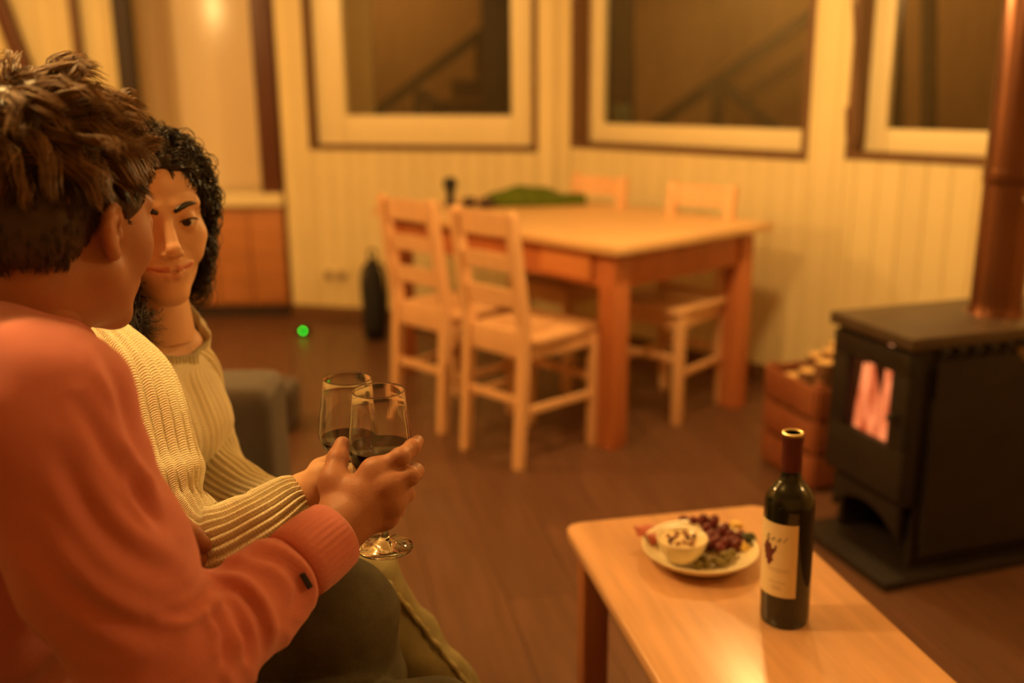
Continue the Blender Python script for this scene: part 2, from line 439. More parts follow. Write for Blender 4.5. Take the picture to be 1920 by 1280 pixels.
obar(FB, ((1345, 150), (1345, 290)), .06, 1.28, 'post', st2)
obar(FB, ((1345, 150), (1470, 255)), .05, 1.3, 'brace', st2)
obar(FB, ((1400, 178), (1530, 92)), .05, 1.6, 'lower_rail', st2, M_jamb)
ps = empty('porch_post'); ps.matrix_world = FB
tag(ps, 'black porch post at the left of the middle window', 'post')
obar(FB, ((1162, -150), (1162, 300)), .17, .8, 'shaft', ps)
obar(FB, ((1165, 195), (1165, 232)), .10, .66, 'lantern_glass', ps, pmat('dim_green_glass', (.16, .2, .13), .2, .1), .04)
nB = FB.to_3x3() @ Vector((0, 1, 0))
o = MB().box((0, 0, 0), (.10, .03, .11), bev=.004).build('house_sign', pmat('dark_red_sign', (.07, .02, .014), .5, .1), loc=onplane(1240, 66, FB.translation + nB * 1.7, nB), autos=30)
o.rotation_euler = (0, 0, math.radians(-45)); tag(o, 'small dark red square plaque on the outside wall', 'sign')
ps3 = empty('porch_post'); ps3.matrix_world = FB
tag(ps3, 'pair of thin dark uprights outside the window beside the stove pipe', 'post')
obar(FB, ((1680, -150), (1680, 330)), .05, .8, 'upright', ps3)
obar(FB, ((1742, -150), (1742, 330)), .05, .8, 'upright', ps3)
# cable looped in the jamb of the third window
pts = [onplane(x, y, FB.translation + nB * (-.008), nB) for x, y in ((1598, -60), (1602, 60), (1606, 140), (1607, 190), (1606, 235), (1598, 268), (1588, 255), (1587, 200))]
pts = [p_ - pts[0] for p_ in pts] and pts
base = pts[0].copy()
def spline(P, n=8):
    P = [Vector(p) for p in P]; Q = [P[0] * 2 - P[1]] + P + [P[-1] * 2 - P[-2]]; out = []
    for i in range(1, len(Q) - 2):
        for k in range(n):
            t = k / n; a, b, c, d = Q[i - 1], Q[i], Q[i + 1], Q[i + 2]
            out.append(.5 * ((2 * b) + (c - a) * t + (2 * a - 5 * b + 4 * c - d) * t * t + (3 * b - a - 3 * c + d) * t ** 3))
    out.append(P[-1]); return out
o = MB().tube([p_ - base for p_ in spline(pts, 5)], .005, 6).build('cable', pmat('brown_cable', (.20, .10, .045), .5, .1), loc=base, smooth=True)
tag(o, 'thin brown cable hanging beside the rightmost window', 'cable')

# ------------------------------------------------------------------ dining table
def build_table():
    O = Vector((.349, 3.288, 0)); e1 = Vector((-.645, .764, 0)); a = math.atan2(e1.y, e1.x)
    Lx, Ly = 1.50, .88                       # local x along e1, local y = -(perp) -> e2
    r = empty('dining_table', O, a, 'red-orange pine dining table with a pale top near the windows', 'table')
    # local y axis is e1 rotated +90 = (-.764,-.645); e2 = -y
    nb = 5; bw = Ly / nb
    for i in range(nb):
        MB().box((Lx / 2, -(i + .5) * bw, .735), (Lx, bw - .0015, .03), bev=.004).build('top_board', M_tabletop, r, autos=30)
    lg = .078
    for x in (.05 + lg / 2, Lx - .05 - lg / 2):
        for y in (-.05 - lg / 2, -Ly + .05 + lg / 2):
            MB().box((x, y, .36), (lg, lg, .72), bev=.006).build('leg', M_redpine, r, autos=30)
    for y in (-.075, -Ly + .075):
        MB().box((Lx / 2, y, .655), (Lx - .26, .025, .13), bev=.002).build('apron', M_redpine, r, autos=30)
    for x in (.075, Lx - .075):
        MB().box((x, -Ly / 2, .655), (.025, Ly - .26, .13), bev=.002).build('apron', M_redpine, r, autos=30)
    MB().box((.30, -.058, .655), (.26, .02, .095), bev=.004).build('drawer_front', wood('orange_pine', (.66, .26, .09), .4, 0, .1), r, autos=30)
    return r
build_table()

# ------------------------------------------------------------------ chairs
def build_chair():
    r = empty('dining_chair'); W = .31; hw = W / 2; p = .036
    for s in (-1, 1):
        mb = MB()
        def ring(z, y, q=p): return [Vector((s * (hw - p / 2) + dx * q / 2, y + dy * q / 2, z)) for dx, dy in ((-1, -1), (1, -1), (1, 1), (-1, 1))]
        mb.rings([ring(0, -.03, .03), ring(.42, 0), ring(.5, 0), ring(.87, -.055, .034), ring(.885, -.057, .026)])
        mb.build('back_post', M_pine, r)
        MB().box((s * (hw + .008), .325, .215), (.036, .036, .43), bev=.003).build('front_leg', M_pine, r, autos=30)
        MB().bar((s * (hw - .01), .01, .2), (s * (hw + .006), .315, .2), .018, .026, .003).build('side_stretcher', M_pine, r, autos=30)
        MB().bar((s * (hw - .016), .02, .405), (s * (hw + .008), .31, .405), .018, .05, .002).build('side_rail', M_pine, r, autos=30)
    def slat(z0, z1, y, name):
        mb = MB(); rs = []
        for i in range(9):
            t = i / 8 * 2 - 1; x = t * (hw - p + .004); yy = y - .012 * (1 - t * t)
            rs.append([Vector((x, yy - .008, z0)), Vector((x, yy + .008, z0)), Vector((x, yy + .008 - .006, z1 + .006 * (1 - t * t))), Vector((x, yy - .008 - .006, z1 + .006 * (1 - t * t)))])
        mb.rings(rs); mb.build(name, M_pine, r, autos=40)
    slat(.80, .872, -.042, 'top_rail'); slat(.685, .735, -.026, 'back_slat'); slat(.56, .615, -.010, 'back_slat'); 
    MB().box((0, .0, .43), (W - 2 * p + .006, .02, .09), bev=.002).build('back_rail', M_pine, r, autos=30)
    MB().box((0, .325, .405), (W, .02, .05), bev=.002).build('front_rail', M_pine, r, autos=30)
    MB().box((0, -.012, .235), (W - 2 * p + .006, .018, .028), bev=.003).build('back_stretcher', M_pine, r, autos=30)
    MB().box((0, .325, .26), (W, .018, .028), bev=.003).build('front_stretcher', M_pine, r, autos=30)
    MB().box((0, .185, .445), (W + .045, .335, .024), bev=.008).build('seat', M_pine, r, autos=30)
    return r
chair = build_chair()
TD = Vector((-.645, .764, 0))
specs = [((-.055, 3.325), (.72, .69), 'ladder-back pine chair nearest the camera at the front of the dining table'),
         ((-.345, 3.69), (.70, .71), 'ladder-back pine chair at the left end of the dining table'),
         ((.735, 3.985), (-.68, -.73), 'pine chair behind the dining table, its seat visible past the front right table leg'),
         ((.355, 4.40), (-.72, -.69), 'pine chair behind the dining table beside the green cloth, only its top rail showing')]
for i, (c, f_, lab) in enumerate(specs):
    o = chair if i == 0 else copy_tree(chair)
    o.location = (*c, 0); o.rotation_euler = (0, 0, math.atan2(f_[1], f_[0]) - PI / 2)
    tag(o, lab, 'chair', 'pine dining chairs')

# things on the dining table
M_green = pmat('green_cloth', (.10, .13, .015), .9, .2, 30, .3, 90, .1)
g0, g1 = onz(905, 384, .752), onz(1098, 381, .752)
mb = MB(); rs = []
N = 26
gd = (g1 - g0)
perp = Vector((-gd.y, gd.x, 0)).normalized()
for i in range(N):
    t = i / (N - 1); hh = .03 + .062 * math.sin(PI * min(1, t * 1.25) * .9) * (1 - t * .35) + .004 * math.sin(t * 23); wd = .10 * (math.sin(PI * (t * .84 + .08))) + .03
    c = gd * t
    rs.append([c + perp * (wd * math.cos(a)) * (1 if math.cos(a) > 0 else .6) + Vector((0, 0, max(0, hh * math.sin(a)))) for a in [k * PI / 12 for k in range(13)]])
mb.rings(rs).build('green_cloth', M_green, loc=g0, smooth=True)
tag(bpy.data.objects['green_cloth'], 'folded green cloth lying on the far end of the dining table', 'cloth')
M_dk = pmat('dark_brown_plastic', (.05, .022, .012), .4, .2)
for (x, y, s, lab) in ((880, 386, .03, 'small dark brown pot on the dining table, left of the other'), (912, 388, .038, 'small dark brown pot on the dining table next to the green cloth')):
    q = onz(x, y, .752)
    o = MB().lathe([(s * .8, 0), (s, .008), (s * 1.05, .02), (s * .9, .034), (s * .5, .038)], 16).build('small_pot', M_dk, loc=q, autos=40)
    tag(o, lab, 'pot')
q = onz(845, 388, .752)
bo = empty('pepper_mill', q, 0, 'black pepper mill standing on the left of the dining table', 'pepper mill')
MB().lathe([(.022, 0), (.024, .01), (.017, .03), (.016, .05), (.022, .07)], 16).build('body', M_black, bo, autos=50)
MB().lathe([(.012, .07), (.027, .082), (.033, .10), (.027, .122), (.012, .13)], 16).build('head', M_black, bo, autos=60)

# wall socket, black bag, charger with green light
su, sz = wall_uz(FA, 630, 515)
so = empty('wall_socket'); so.matrix_world = FA @ Matrix.Translation((su, 0, sz)); tag(so, 'pale double wall socket low on the panelled wall', 'socket')
MB().box((0, -.006, 0), (.15, .012, .085), bev=.004).build('cover_plate', M_white, so, autos=30)
for s in (-1, 1):
    MB().lathe([(.027, 0), (.027, .004), (.022, .004), (.022, .002)], 20).build('socket_well', pmat('socket_grey', (.36, .25, .12), .5, .1), so, loc=(s * .036, -.012, 0)).rotation_euler = (PI / 2, 0, 0)
q = onz(697, 650, 0)
bg = empty('black_bag', q + Vector((0, .16, 0)), 0, 'black backpack leaning by the wall left of the dining table', 'bag')
M_bag = pmat('black_nylon', (.014, .012, .014), .7, .3, 12, .4, 40)
mb = MB(); rs = []
for z, wx, wy in ((0, .07, .05), (.02, .09, .07), (.12, .10, .08), (.26, .095, .075), (.36, .08, .06), (.43, .05, .04), (.46, .02, .02)):
    rs.append([Vector((wx * math.copysign(abs(math.cos(t)) ** .7, math.cos(t)), wy * math.copysign(abs(math.sin(t)) ** .7, math.sin(t)), z)) for t in [k * 2 * PI / 24 for k in range(24)]])
mb.rings(rs).build('body', M_bag, bg, smooth=True); bg.scale = (.62, .8, .92)
MB().box((0, -.085, .15), (.13, .03, .18), bev=.014, seg=3).build('front_pocket', M_bag, bg, autos=40)
MB().tube(spline([(-.03, 0, .44), (-.025, 0, .50), (.025, 0, .50), (.03, 0, .44)], 6), .008, 8).build('grab_handle', M_bag, bg, smooth=True)
for s in (-1, 1): MB().tube(spline([(s * .06, .05, .42), (s * .10, .03, .36), (s * .10, .03, .2), (s * .08, .05, .05)], 6), .01, 8).build('strap', M_bag, bg, smooth=True)
q = onz(569, 628, 0.0)
ch = empty('charger', q, 0, 'small black plug-in charger on the floor with a glowing green light', 'charger')
MB().box((0, .02, .02), (.06, .05, .04), bev=.005).build('case', M_black, ch, autos=30)
MB().ellip((0, -.008, .026), (.006, .004, .006)).build('indicator_light', pmat('green_led', (0, .5, .05), .3, .02, emit=(.0, 1, .03), estr=13), ch, smooth=True)

# ------------------------------------------------------------------ coffee table
CT = empty('coffee_table', (0.30, 1.812, 0), math.radians(11.5), 'low wooden coffee table with rounded corners holding the plate and the wine bottle', 'coffee table')
TW, TLn, TZ = .415, 1.02, .47
def rrect(w, l, r, n=6):
    pts = []
    for cx, cy, a0 in ((w / 2 - r, l / 2 - r, 0), (-w / 2 + r, l / 2 - r, PI / 2), (-w / 2 + r, -l / 2 + r, PI), (w / 2 - r, -l / 2 + r, 1.5 * PI)):
        for k in range(n + 1):
            a = a0 + k / n * PI / 2; pts.append((cx + r * math.cos(a), cy + r * math.sin(a)))
    return pts
mb = MB(); rs = []
for z, ins in ((TZ - .028, .006), (TZ - .024, .001), (TZ - .02, 0), (TZ - .008, 0), (TZ - .003, .002), (TZ, .007)):
    rs.append([Vector((x, y - TLn / 2, z)) for x, y in rrect(TW - 2 * ins, TLn - 2 * ins, .028)])
mb.rings(rs).build('tabletop', M_coffee, CT, autos=50)
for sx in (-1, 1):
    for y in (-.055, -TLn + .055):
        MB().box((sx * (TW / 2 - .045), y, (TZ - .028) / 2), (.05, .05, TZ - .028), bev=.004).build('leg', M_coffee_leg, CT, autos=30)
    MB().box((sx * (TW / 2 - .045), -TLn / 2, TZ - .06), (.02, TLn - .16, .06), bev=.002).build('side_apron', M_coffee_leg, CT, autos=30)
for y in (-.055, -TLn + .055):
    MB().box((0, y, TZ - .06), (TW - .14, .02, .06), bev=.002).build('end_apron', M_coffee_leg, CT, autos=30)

# ------------------------------------------------------------------ wine bottle
q = onz(1470, 1158, TZ)
bt = empty('wine_bottle', q, 0, 'dark glass red wine bottle with a cream label on the coffee table', 'bottle')
bt.rotation_euler = (0, math.radians(-1.0), 0)
M_bglass = pmat('dark_bottle_glass', (.010, .011, .006), .06, .1, 3, spec=.55, coat=.3)
prof = [(.030, .002), (.036, 0), (.0378, .004), (.0380, .012), (.0380, .194), (.0374, .203), (.0352, .2125), (.0310, .2210), (.0250, .2285), (.0195, .2340), (.0163, .2395), (.0150, .247), (.0146, .262), (.0146, .300), (.0158, .301), (.0158, .309), (.0135, .311), (.0105, .310), (.0100, .290)]
MB().lathe(prof, 40).build('body', M_bglass, bt, autos=50)
M_foil = pmat('dark_red_foil', (.085, .016, .014), .38, .15, 30, .05, 60)
MB().lathe([(.0152, .252), (.0158, .252), (.0156, .258), (.0154, .295), (.0164, .2985), (.0166, .307), (.0158, .3105)], 32, cap0=False, cap1=False).build('foil_capsule', M_foil, bt, autos=50)
M_rim = pmat('brass_foil_edge', (.55, .40, .14), .25, .1, metal=.8)
MB().lathe([(.0163, .3085), (.0160, .3118), (.0130, .3125), (.0112, .3112)], 32, cap0=False, cap1=False).build('foil_rim', M_rim, bt, autos=60)
LB_R = .03835; a1 = math.radians(-83); a0 = a1 - math.radians(128)        # label spans left side round to just right of centre
M_label = pmat('cream_label_paper', (.80, .66, .40), .6, .04, 20)
rs = []
for z in (.055, .176):
    rs.append([Vector((LB_R * math.cos(a0 + (a1 - a0) * k / 30), LB_R * math.sin(a0 + (a1 - a0) * k / 30), z)) for k in range(31)])
MB().rings(rs, False, False, False).build('label', M_label, bt, smooth=True)
def wrap_obj(name, verts, faces, mat, ac, zc):
    """flat (x right, y up) print bent round the bottle"""
    vs = [(LB_R * 1.006 * math.cos(ac + x / LB_R), LB_R * 1.006 * math.sin(ac + x / LB_R), zc + y) for x, y in verts]
    me = bpy.data.meshes.new(name); me.from_pydata(vs, [], faces); return link(name, me, mat, bt)
M_ink = pmat('brown_ink', (.12, .075, .04), .7, .2); M_ink2 = pmat('plum_ink', (.14, .035, .03), .7, .3); M_ink3 = pmat('faint_ink', (.55, .40, .22), .7, .1)
def text_print(s, size, mat, ac, zc, shear=0.0, name='label_lettering'):
    tcu = bpy.data.curves.new(name, 'FONT'); tcu.body = s; tcu.size = size; tcu.shear = shear; tcu.align_x = 'CENTER'; tcu.align_y = 'CENTER'; tcu.resolution_u = 3
    to = bpy.data.objects.new(name, tcu); COL.objects.link(to)
    dg = bpy.context.evaluated_depsgraph_get(); me = bpy.data.meshes.new_from_object(to.evaluated_get(dg))
    vs = [(v.co.x, v.co.y) for v in me.vertices]; fs = [tuple(p_.vertices) for p_ in me.polygons]
    bpy.data.objects.remove(to); bpy.data.meshes.remove(me)
    return wrap_obj(name, vs, fs, mat, ac, zc)
ac = math.radians(-139)
text_print('R e a l', .0135, M_ink, ac, .151, .6)
text_print('VINO  TINTO', .0042, M_ink3, ac + .15, .094) if False else None
# emblem: bunch of grapes
ev, ef = [], []
def disc(x, y, r):
    b = len(ev)
    for k in range(10): ev.append((x + r * math.cos(k * .628), y + r * math.sin(k * .628)))
    ef.append(list(range(b, b + 10)))
for (x, y, r) in ((-.003, .012, .004), (.001, .010, .004), (-.006, .006, .0042), (0, .005, .0046), (.006, .004, .004), (-.004, 0, .0044), (.003, -.001, .0044), (-.002, -.006, .0042), (.004, -.007, .004), (.001, -.012, .0036), (.010, .007, .0024), (.011, .011, .002), (-.001, .018, .0022)):
    disc(x, y, r)
wrap_obj('label_emblem', [(x * 1.15, y * 1.25) for x, y in ev], ef, M_ink2, math.radians(-152), .124)
ev, ef = [], []
for (y, wd) in ((.0, .040), (-.004, .034), (-.022, .03), (-.030, .012), (-.033, .014)):
    b = len(ev)
    n = 8
    for k in range(n + 1): ev += [(-wd / 2 + wd * k / n, y), (-wd / 2 + wd * k / n, y + .0012)]
    for k in range(n): ef.append((b + 2 * k, b + 2 * k + 2, b + 2 * k + 3, b + 2 * k + 1))
wrap_obj('label_small_print', ev, ef, M_ink3, math.radians(-128), .101)

# ------------------------------------------------------------------ plate, bowl, snacks
pc = onz(1312, 1037, TZ + .014); PZ = TZ
pl = MB().lathe([(.03, 0), (.062, 0), (.066, .003), (.085, .014), (.100, .026), (.1025, .0295), (.101, .031), (.0975, .0285), (.083, .0175), (.064, .008), (.03, .007), (.0, .007)], 48, cap1=False).build('plate', M_china, loc=(pc.x, pc.y, PZ), smooth=True)
tag(pl, 'round cream plate of snacks on the coffee table', 'plate')
bc = onz(1278, 1030, PZ + .03)
bw_ = empty('dip_bowl', (bc.x, bc.y, PZ + .0135), 0, 'small cream bowl of pale dip with nuts on the plate', 'bowl')
MB().lathe([(.018, 0), (.026, 0), (.034, .012), (.0425, .030), (.0445, .040), (.0440, .0418), (.0418, .040), (.0385, .032), (.026, .029), (.0, .029)], 40, cap1=False).build('bowl', M_china, bw_, smooth=True)
M_dip = pmat('pale_dip', (.80, .62, .34), .7, .1, 60, .5, 90)
mb = MB(); rs = []
for r_ in (.0398, .034, .026, .017, .008, .002):
    rs.append([Vector((r_ * math.cos(t), r_ * math.sin(t), .0335 + .003 * (1 - r_ / .04) + .0022 * math.sin(3 * t + r_ * 200) * (r_ / .04))) for t in [k * 2 * PI / 28 for k in range(28)]])
mb.rings(rs, cap0=False).build('dip', M_dip, bw_, smooth=True)
M_nut = pmat('brown_nut', (.30, .12, .05), .5, .25, 60, .3, 60); M_berry = pmat('dark_berry', (.10, .02, .025), .35, .2, 30)
for k in range(13):
    a, r_ = k * 2.4, .007 + .028 * math.sqrt((k + .5) / 13)
    MB().ellip((0, 0, 0), (.0056 + .001 * (k % 3), .004, .003), u=10, v=6).build('nut' if k % 4 else 'berry', M_nut if k % 4 else M_berry, bw_, smooth=True, loc=(r_ * math.cos(a) * .8, r_ * math.sin(a) * .8, .039)).rotation_euler = (.2 * math.sin(k), .3 * math.cos(k), a * 1.7)
M_grape = pmat('red_grape_skin', (.15, .022, .022), .3, .3, 25, spec=.5, sss=.2)
gm = MB().ellip((0, 0, 0), (.0104, .0104, .0142), u=14, v=10).mesh('grape', True); gm.materials.append(M_grape)
def onplate(px, py, dz): return onz(px, py, PZ + dz)
grapes = [(1283, 978, .022, 'next to the bowl rim'), (1300, 980, .024, ''), (1318, 975, .036, ''), (1326, 992, .026, ''), (1338, 978, .037, ''), (1348, 1000, .020, ''), (1358, 993, .034, ''), (1366, 1003, .026, ''),
          (1334, 1006, .026, ''), (1345, 1016, .02, ''), (1360, 1018, .022, ''), (1374, 1016, .02, ''), (1388, 1006, .026, ''), (1380, 1022, .022, ''), (1330, 1020, .018, ''), (1352, 1030, .016, ''), (1395, 1020, .018, '')]
for k, (x, y, dz, _) in enumerate(grapes):
    o = link('grape', gm, None, None, onplate(x, y, dz)); o.rotation_euler = (random.uniform(-.6, .6), random.uniform(-.6, .6), random.uniform(0, 6))
    tag(o, 'dark red grape in the bunch heaped on the plate behind the bowl', 'grape', 'red grapes on the plate')
M_stem = pmat('grape_stem', (.10, .07, .02), .7, .2)
sp = [onplate(1300, 1000, .022), onplate(1335, 1002, .018), onplate(1360, 1012, .022), onplate(1392, 1014, .02)]
b0 = sp[0].copy()
o = MB().tube([p_ - b0 for p_ in spline(sp, 5)], .0012, 5).build('grape_stalk', M_stem, loc=b0, smooth=True); tag(o, 'thin green-brown stalk running through the red grapes', 'stalk')
M_olive = pmat('green_olive_skin', (.20, .15, .035), .35, .25, 30)
om = MB().ellip((0, 0, 0), (.0075, .0075, .0105), u=12, v=8).mesh('olive', True); om.materials.append(M_olive)
for k, (x, y, dz) in enumerate(((1310, 1058, .014), (1327, 1054, .015), (1342, 1050, .017), (1352, 1054, .016), (1366, 1046, .018), (1372, 1036, .02), (1358, 1040, .022), (1318, 1046, .016))):
    o = link('olive', om, None, None, onplate(x, y, dz)); o.rotation_euler = (1.3, random.uniform(-.4, .4), random.uniform(0, 6))
    tag(o, 'green olive at the front edge of the plate', 'olive', 'green olives on the plate')
M_cheese = pmat('yellow_cheese', (.82, .56, .14), .5, .06, 40)
for k, (x, y, dz, lab) in enumerate(((1380, 986, .03, 'yellow cheese cube at the back of the plate behind the grapes'), (1396, 1010, .022, 'yellow cheese cube at the right of the plate beside the grapes'), (1398, 1026, .020, 'yellow cheese cube at the right edge of the plate'))):
    o = MB().box((0, 0, 0), (.018, .018, .016), bev=.002).build('cheese_cube', M_cheese, loc=onplate(x, y, dz), autos=30); o.rotation_euler = (.3 * k, .2, .7 * k + .3); tag(o, lab, 'cheese')
M_leaf = pmat('dark_salad_leaf', (.05, .055, .015), .5, .3, 30)
for k, (x, y, dz, lab) in enumerate(((1402, 1020, .022, 'dark green salad leaf standing at the right edge of the plate'), (1316, 1034, .012, 'dark green salad leaf between the bowl and the olives'))):
    rs = []
    for i in range(9):
        t = i / 8; wd = .014 * math.sin(PI * (t * .9 + .08)); 
        rs.append([Vector((sx * wd, t * .04 - .02, .010 * math.sin(t * 2.6) + .003 * math.sin(8 * t + sx * 3) + abs(sx) * .004 + dd)) for sx, dd in ((-1, 0), (-.5, 0), (0, 0), (.5, 0), (1, 0), (1, .001), (0, .001), (-1, .001))])
    o = MB().rings(rs).build('salad_leaf', M_leaf, loc=onplate(x, y, dz), smooth=True); o.rotation_euler = (.5, 0, 1.0 + 2 * k); tag(o, lab, 'leaf')
# folded slice of ham
M_ham = pmat('cured_ham', (.42, .10, .05), .45, .25, 40, .2, 60)
hb = onplate(1226, 1016, .014); rs = []
for i in range(13):
    t = i / 12
    row = []
    for j in range(9):
        s_ = j / 8; row.append(Vector((t * .05 - .022, s_ * .055 - .02, .004 + .018 * abs(math.sin(s_ * PI * 1.4 + t)) * (1 - .5 * t) + .0015 * math.sin(9 * s_ + 7 * t))))
    rs.append(row + [p_ + Vector((0, 0, .0016)) for p_ in row[::-1]])
o = MB().rings(rs).build('ham_slice', M_ham, loc=hb, smooth=True); o.rotation_euler = (0, 0, .5); tag(o, 'folded slice of reddish cured ham at the left of the plate behind the bowl', 'ham')

# ------------------------------------------------------------------ wood stove
N0 = Vector((1.005, 2.386, 0)); sr = Vector((.951, .31, 0)); sl = Vector((-.31, .951, 0))
ST = empty('wood_stove', N0, math.atan2(sr.y, sr.x), 'black steel wood stove with a glowing fire window and a brown flue pipe', 'stove')
SD, SWd, H0, H1 = .64, .315, .21, .635           # local x: along sr (depth of stove), y: along sl (door width)
inv = (Matrix.Translation(N0) @ Matrix.Rotation(math.atan2(sr.y, sr.x), 4, 'Z')).inverted()
def stv(c, d, name, mat=M_stove, bev=.004, par=None): return MB().box(c, d, bev=bev).build(name, mat, par or ST, autos=30)
# body shell: walls, so that the fire sits in a real firebox
stv((SD / 2 + .002, .008, (H0 + H1) / 2), (SD - .004, .016, H1 - H0), 'side_wall')
stv((SD / 2 + .002, SWd - .008, (H0 + H1) / 2), (SD - .004, .016, H1 - H0), 'side_wall')
stv((SD - .008, SWd / 2, (H0 + H1) / 2), (.016, SWd - .034, H1 - H0), 'back_wall')
stv((SD / 2, SWd / 2, H0 + .008), (SD - .034, SWd - .034, .016), 'floor_plate')
stv((SD / 2 - .006, SWd / 2, H1 + .018), (SD + .03, SWd + .024, .034), 'top_plate', M_stovetop, .006)
def dface(x, y):
    p_ = onplane(x, y, N0, sr); q_ = inv @ p_; return q_.y, q_.z
cs = [dface(*p_) for p_ in ((1594, 668), (1678, 690), (1668, 832), (1590, 798))]
gy0, gy1 = (cs[1][0] + cs[2][0]) / 2, (cs[0][0] + cs[3][0]) / 2
gz0, gz1 = (cs[2][1] + cs[3][1]) / 2, (cs[0][1] + cs[1][1]) / 2
print('fire window', gy0, gy1, gz0, gz1)
dz0, dz1 = H0 + .015, H1 - .012
drr = stv((.000, SWd / 2, (dz1 + gz1) / 2), (.022, SWd - .004, dz1 - gz1), 'door')
for (y0, y1, z0, z1, nm) in ((.002, gy0, gz0, gz1, 'door_stile'), (gy1, SWd - .002, gz0, gz1, 'door_stile'), (.002, SWd - .002, dz0, gz0, 'door_rail')):
    stv((.000, (y0 + y1) / 2, (z0 + z1) / 2), (.022, y1 - y0, z1 - z0), nm, par=drr)
MB().box((.004, (gy0 + gy1) / 2, (gz0 + gz1) / 2), (.004, gy1 - gy0 + .01, gz1 - gz0 + .01)).build('fire_glass', pane_mat('fire_glass', .05, (1, .8, .7)), drr)
MB().lathe([(.004, 0), (.004, .02), (.010, .022), (.011, .03), (.006, .036)], 14).build('door_knob', M_stove, drr, loc=(-.005, gy0 * .5, (gz0 * .55 + gz1 * .45))).rotation_euler = (0, -PI / 2, 0)
# plinth with log recess, base plate
stv((SD / 2 + .02, .012, .12), (SD - .05, .022, .19), 'plinth_side'); stv((SD / 2 + .02, SWd - .012, .12), (SD - .05, .022, .19), 'plinth_side')
stv((SD * .55, SWd / 2, .12), (.02, SWd - .05, .19), 'plinth_back')
rs = []
arc = [Vector((0, SWd * (.08 + .84 * k / 12), .17 - .05 * (2 * k / 12 - 1) ** 2)) for k in range(13)]
MB().prism([Vector((0, .02, .205)), Vector((0, .02, .10))] + arc + [Vector((0, SWd - .02, .10)), Vector((0, SWd - .02, .205))], (.01, 0, 0), (.03, 0, 0)).build('plinth_arch', M_stove, ST)
stv((SD / 2 - .02, SWd / 2, .014), (SD + .08, SWd + .08, .026), 'base_plate', M_stove, .006)
# convection side shield with scalloped upper edge
poly = [Vector((.05, 0, .08)), Vector((SD - .01, 0, .08)), Vector((SD - .01, 0, .555))]
x = SD - .01
nsc = 5; sw = .058
edge = []
xs = SD - .015
for k in range(nsc):
    c = xs - sw * (k + .5)
    edge += [Vector((c + sw * .5 * math.cos(t), 0, .555 + .026 * math.sin(t))) for t in [i * PI / 8 for i in range(9)]]
edge += [Vector((xs - sw * nsc - .02, 0, .59)), Vector((xs - sw * nsc - .04, 0, .61)), Vector((.05, 0, .61))]
MB().prism(poly + edge, (0, -.03, 0), (0, -.026, 0)).build('side_shield', M_stove, ST)
for xx in (.07, SD - .03): stv((xx, -.013, .3), (.02, .026, .4), 'shield_bracket', bev=.001)
for k in range(11):
    stv((.075 + k * .05, -.014, H1 - .004), (.022, .026, .014), 'vent_fin', bev=.002)
stv((SD / 2 + .14, -.006, .60), (SD - .34, .012, .045), 'lit_gap_strip', pmat('lit_steel_tan', (.20, .12, .05), .4, .1, metal=.3), .002)  # lit body steel behind the scallops, its light put into the tan
# flue pipe
pc_ = inv @ onz(1866, 586, .67)
MB().lathe([(.088, .652), (.088, .668), (.074, .672), (.068, .69), (.0665, .70), (.0665, 2.47)], 40, (pc_.x, pc_.y, 0)).build('flue_pipe', M_pipe, ST, autos=40)
MB().lathe([(.0685, 1.02), (.0695, 1.025), (.0695, 1.055), (.0685, 1.06)], 40, (pc_.x, pc_.y, 0), False, False).build('pipe_collar', M_pipe, ST, autos=40)
MB().ellip((pc_.x - .015, pc_.y - .071, .985), (.006, .006, .006)).build('pipe_screw', pmat('bare_steel', (.5, .4, .3), .3, .1, metal=.9), ST, smooth=True)
# fire: logs and flames in the firebox
fx = N0 + sr * .12 + sl * (SWd / 2)
fr = empty('fire', (fx.x, fx.y, H0 + .02), math.atan2(sr.y, sr.x), 'orange-pink flames burning behind the stove window', 'fire')
FM = flame_mat('flame_glow')
zf0 = gz0 - H0 - .03
for k in range(14):
    row = k // 7; j_ = k % 7
    yy = -.115 + j_ * .037 + .012 * row; hh = (.24, .28, .30, .24, .31, .29, .25)[(j_ + 3 * row) % 7]; rr = .036
    rs = []
    for i in range(10):
        t = i / 9; r_ = rr * (math.sin(PI * (t * .80 + .16)) ** .8) * (1 - .5 * t) + .001
        rs.append([Vector((-.055 + .09 * row + .012 * math.sin(k * 2.1) + r_ * .6 * math.cos(a) + .012 * math.sin(5 * t + k), yy + r_ * 1.1 * math.sin(a) + .010 * math.sin(6 * t + 2 * k), .05 + t * hh)) for a in [j * 2 * PI / 12 for j in range(12)]])
    MB().rings(rs).build('flame', FM, fr, smooth=True)
for k, (yy, xx) in enumerate(((-.07, -.03), (.06, -.02), (0, .03))):
    o = MB().tube([(0, -.10, 0), (0, -.05, .004), (0, .05, -.003), (0, .10, 0)], [.032, .036, .034, .03], 12).build('burning_log', pmat('charred_bark', (.05, .02, .012), .9, .5, 30, .6, 40, emit=(1, .15, .02), estr=.25), fr, smooth=True, loc=(xx, yy * .3, .035 + .03 * (k == 2)))
    o.rotation_euler = (0, 0, .9 - .8 * k)
fl_ = lamp('fire_glow_light', fx + Vector((0, 0, H0 + .16)), 1.2, (1, .33, .1), .05)

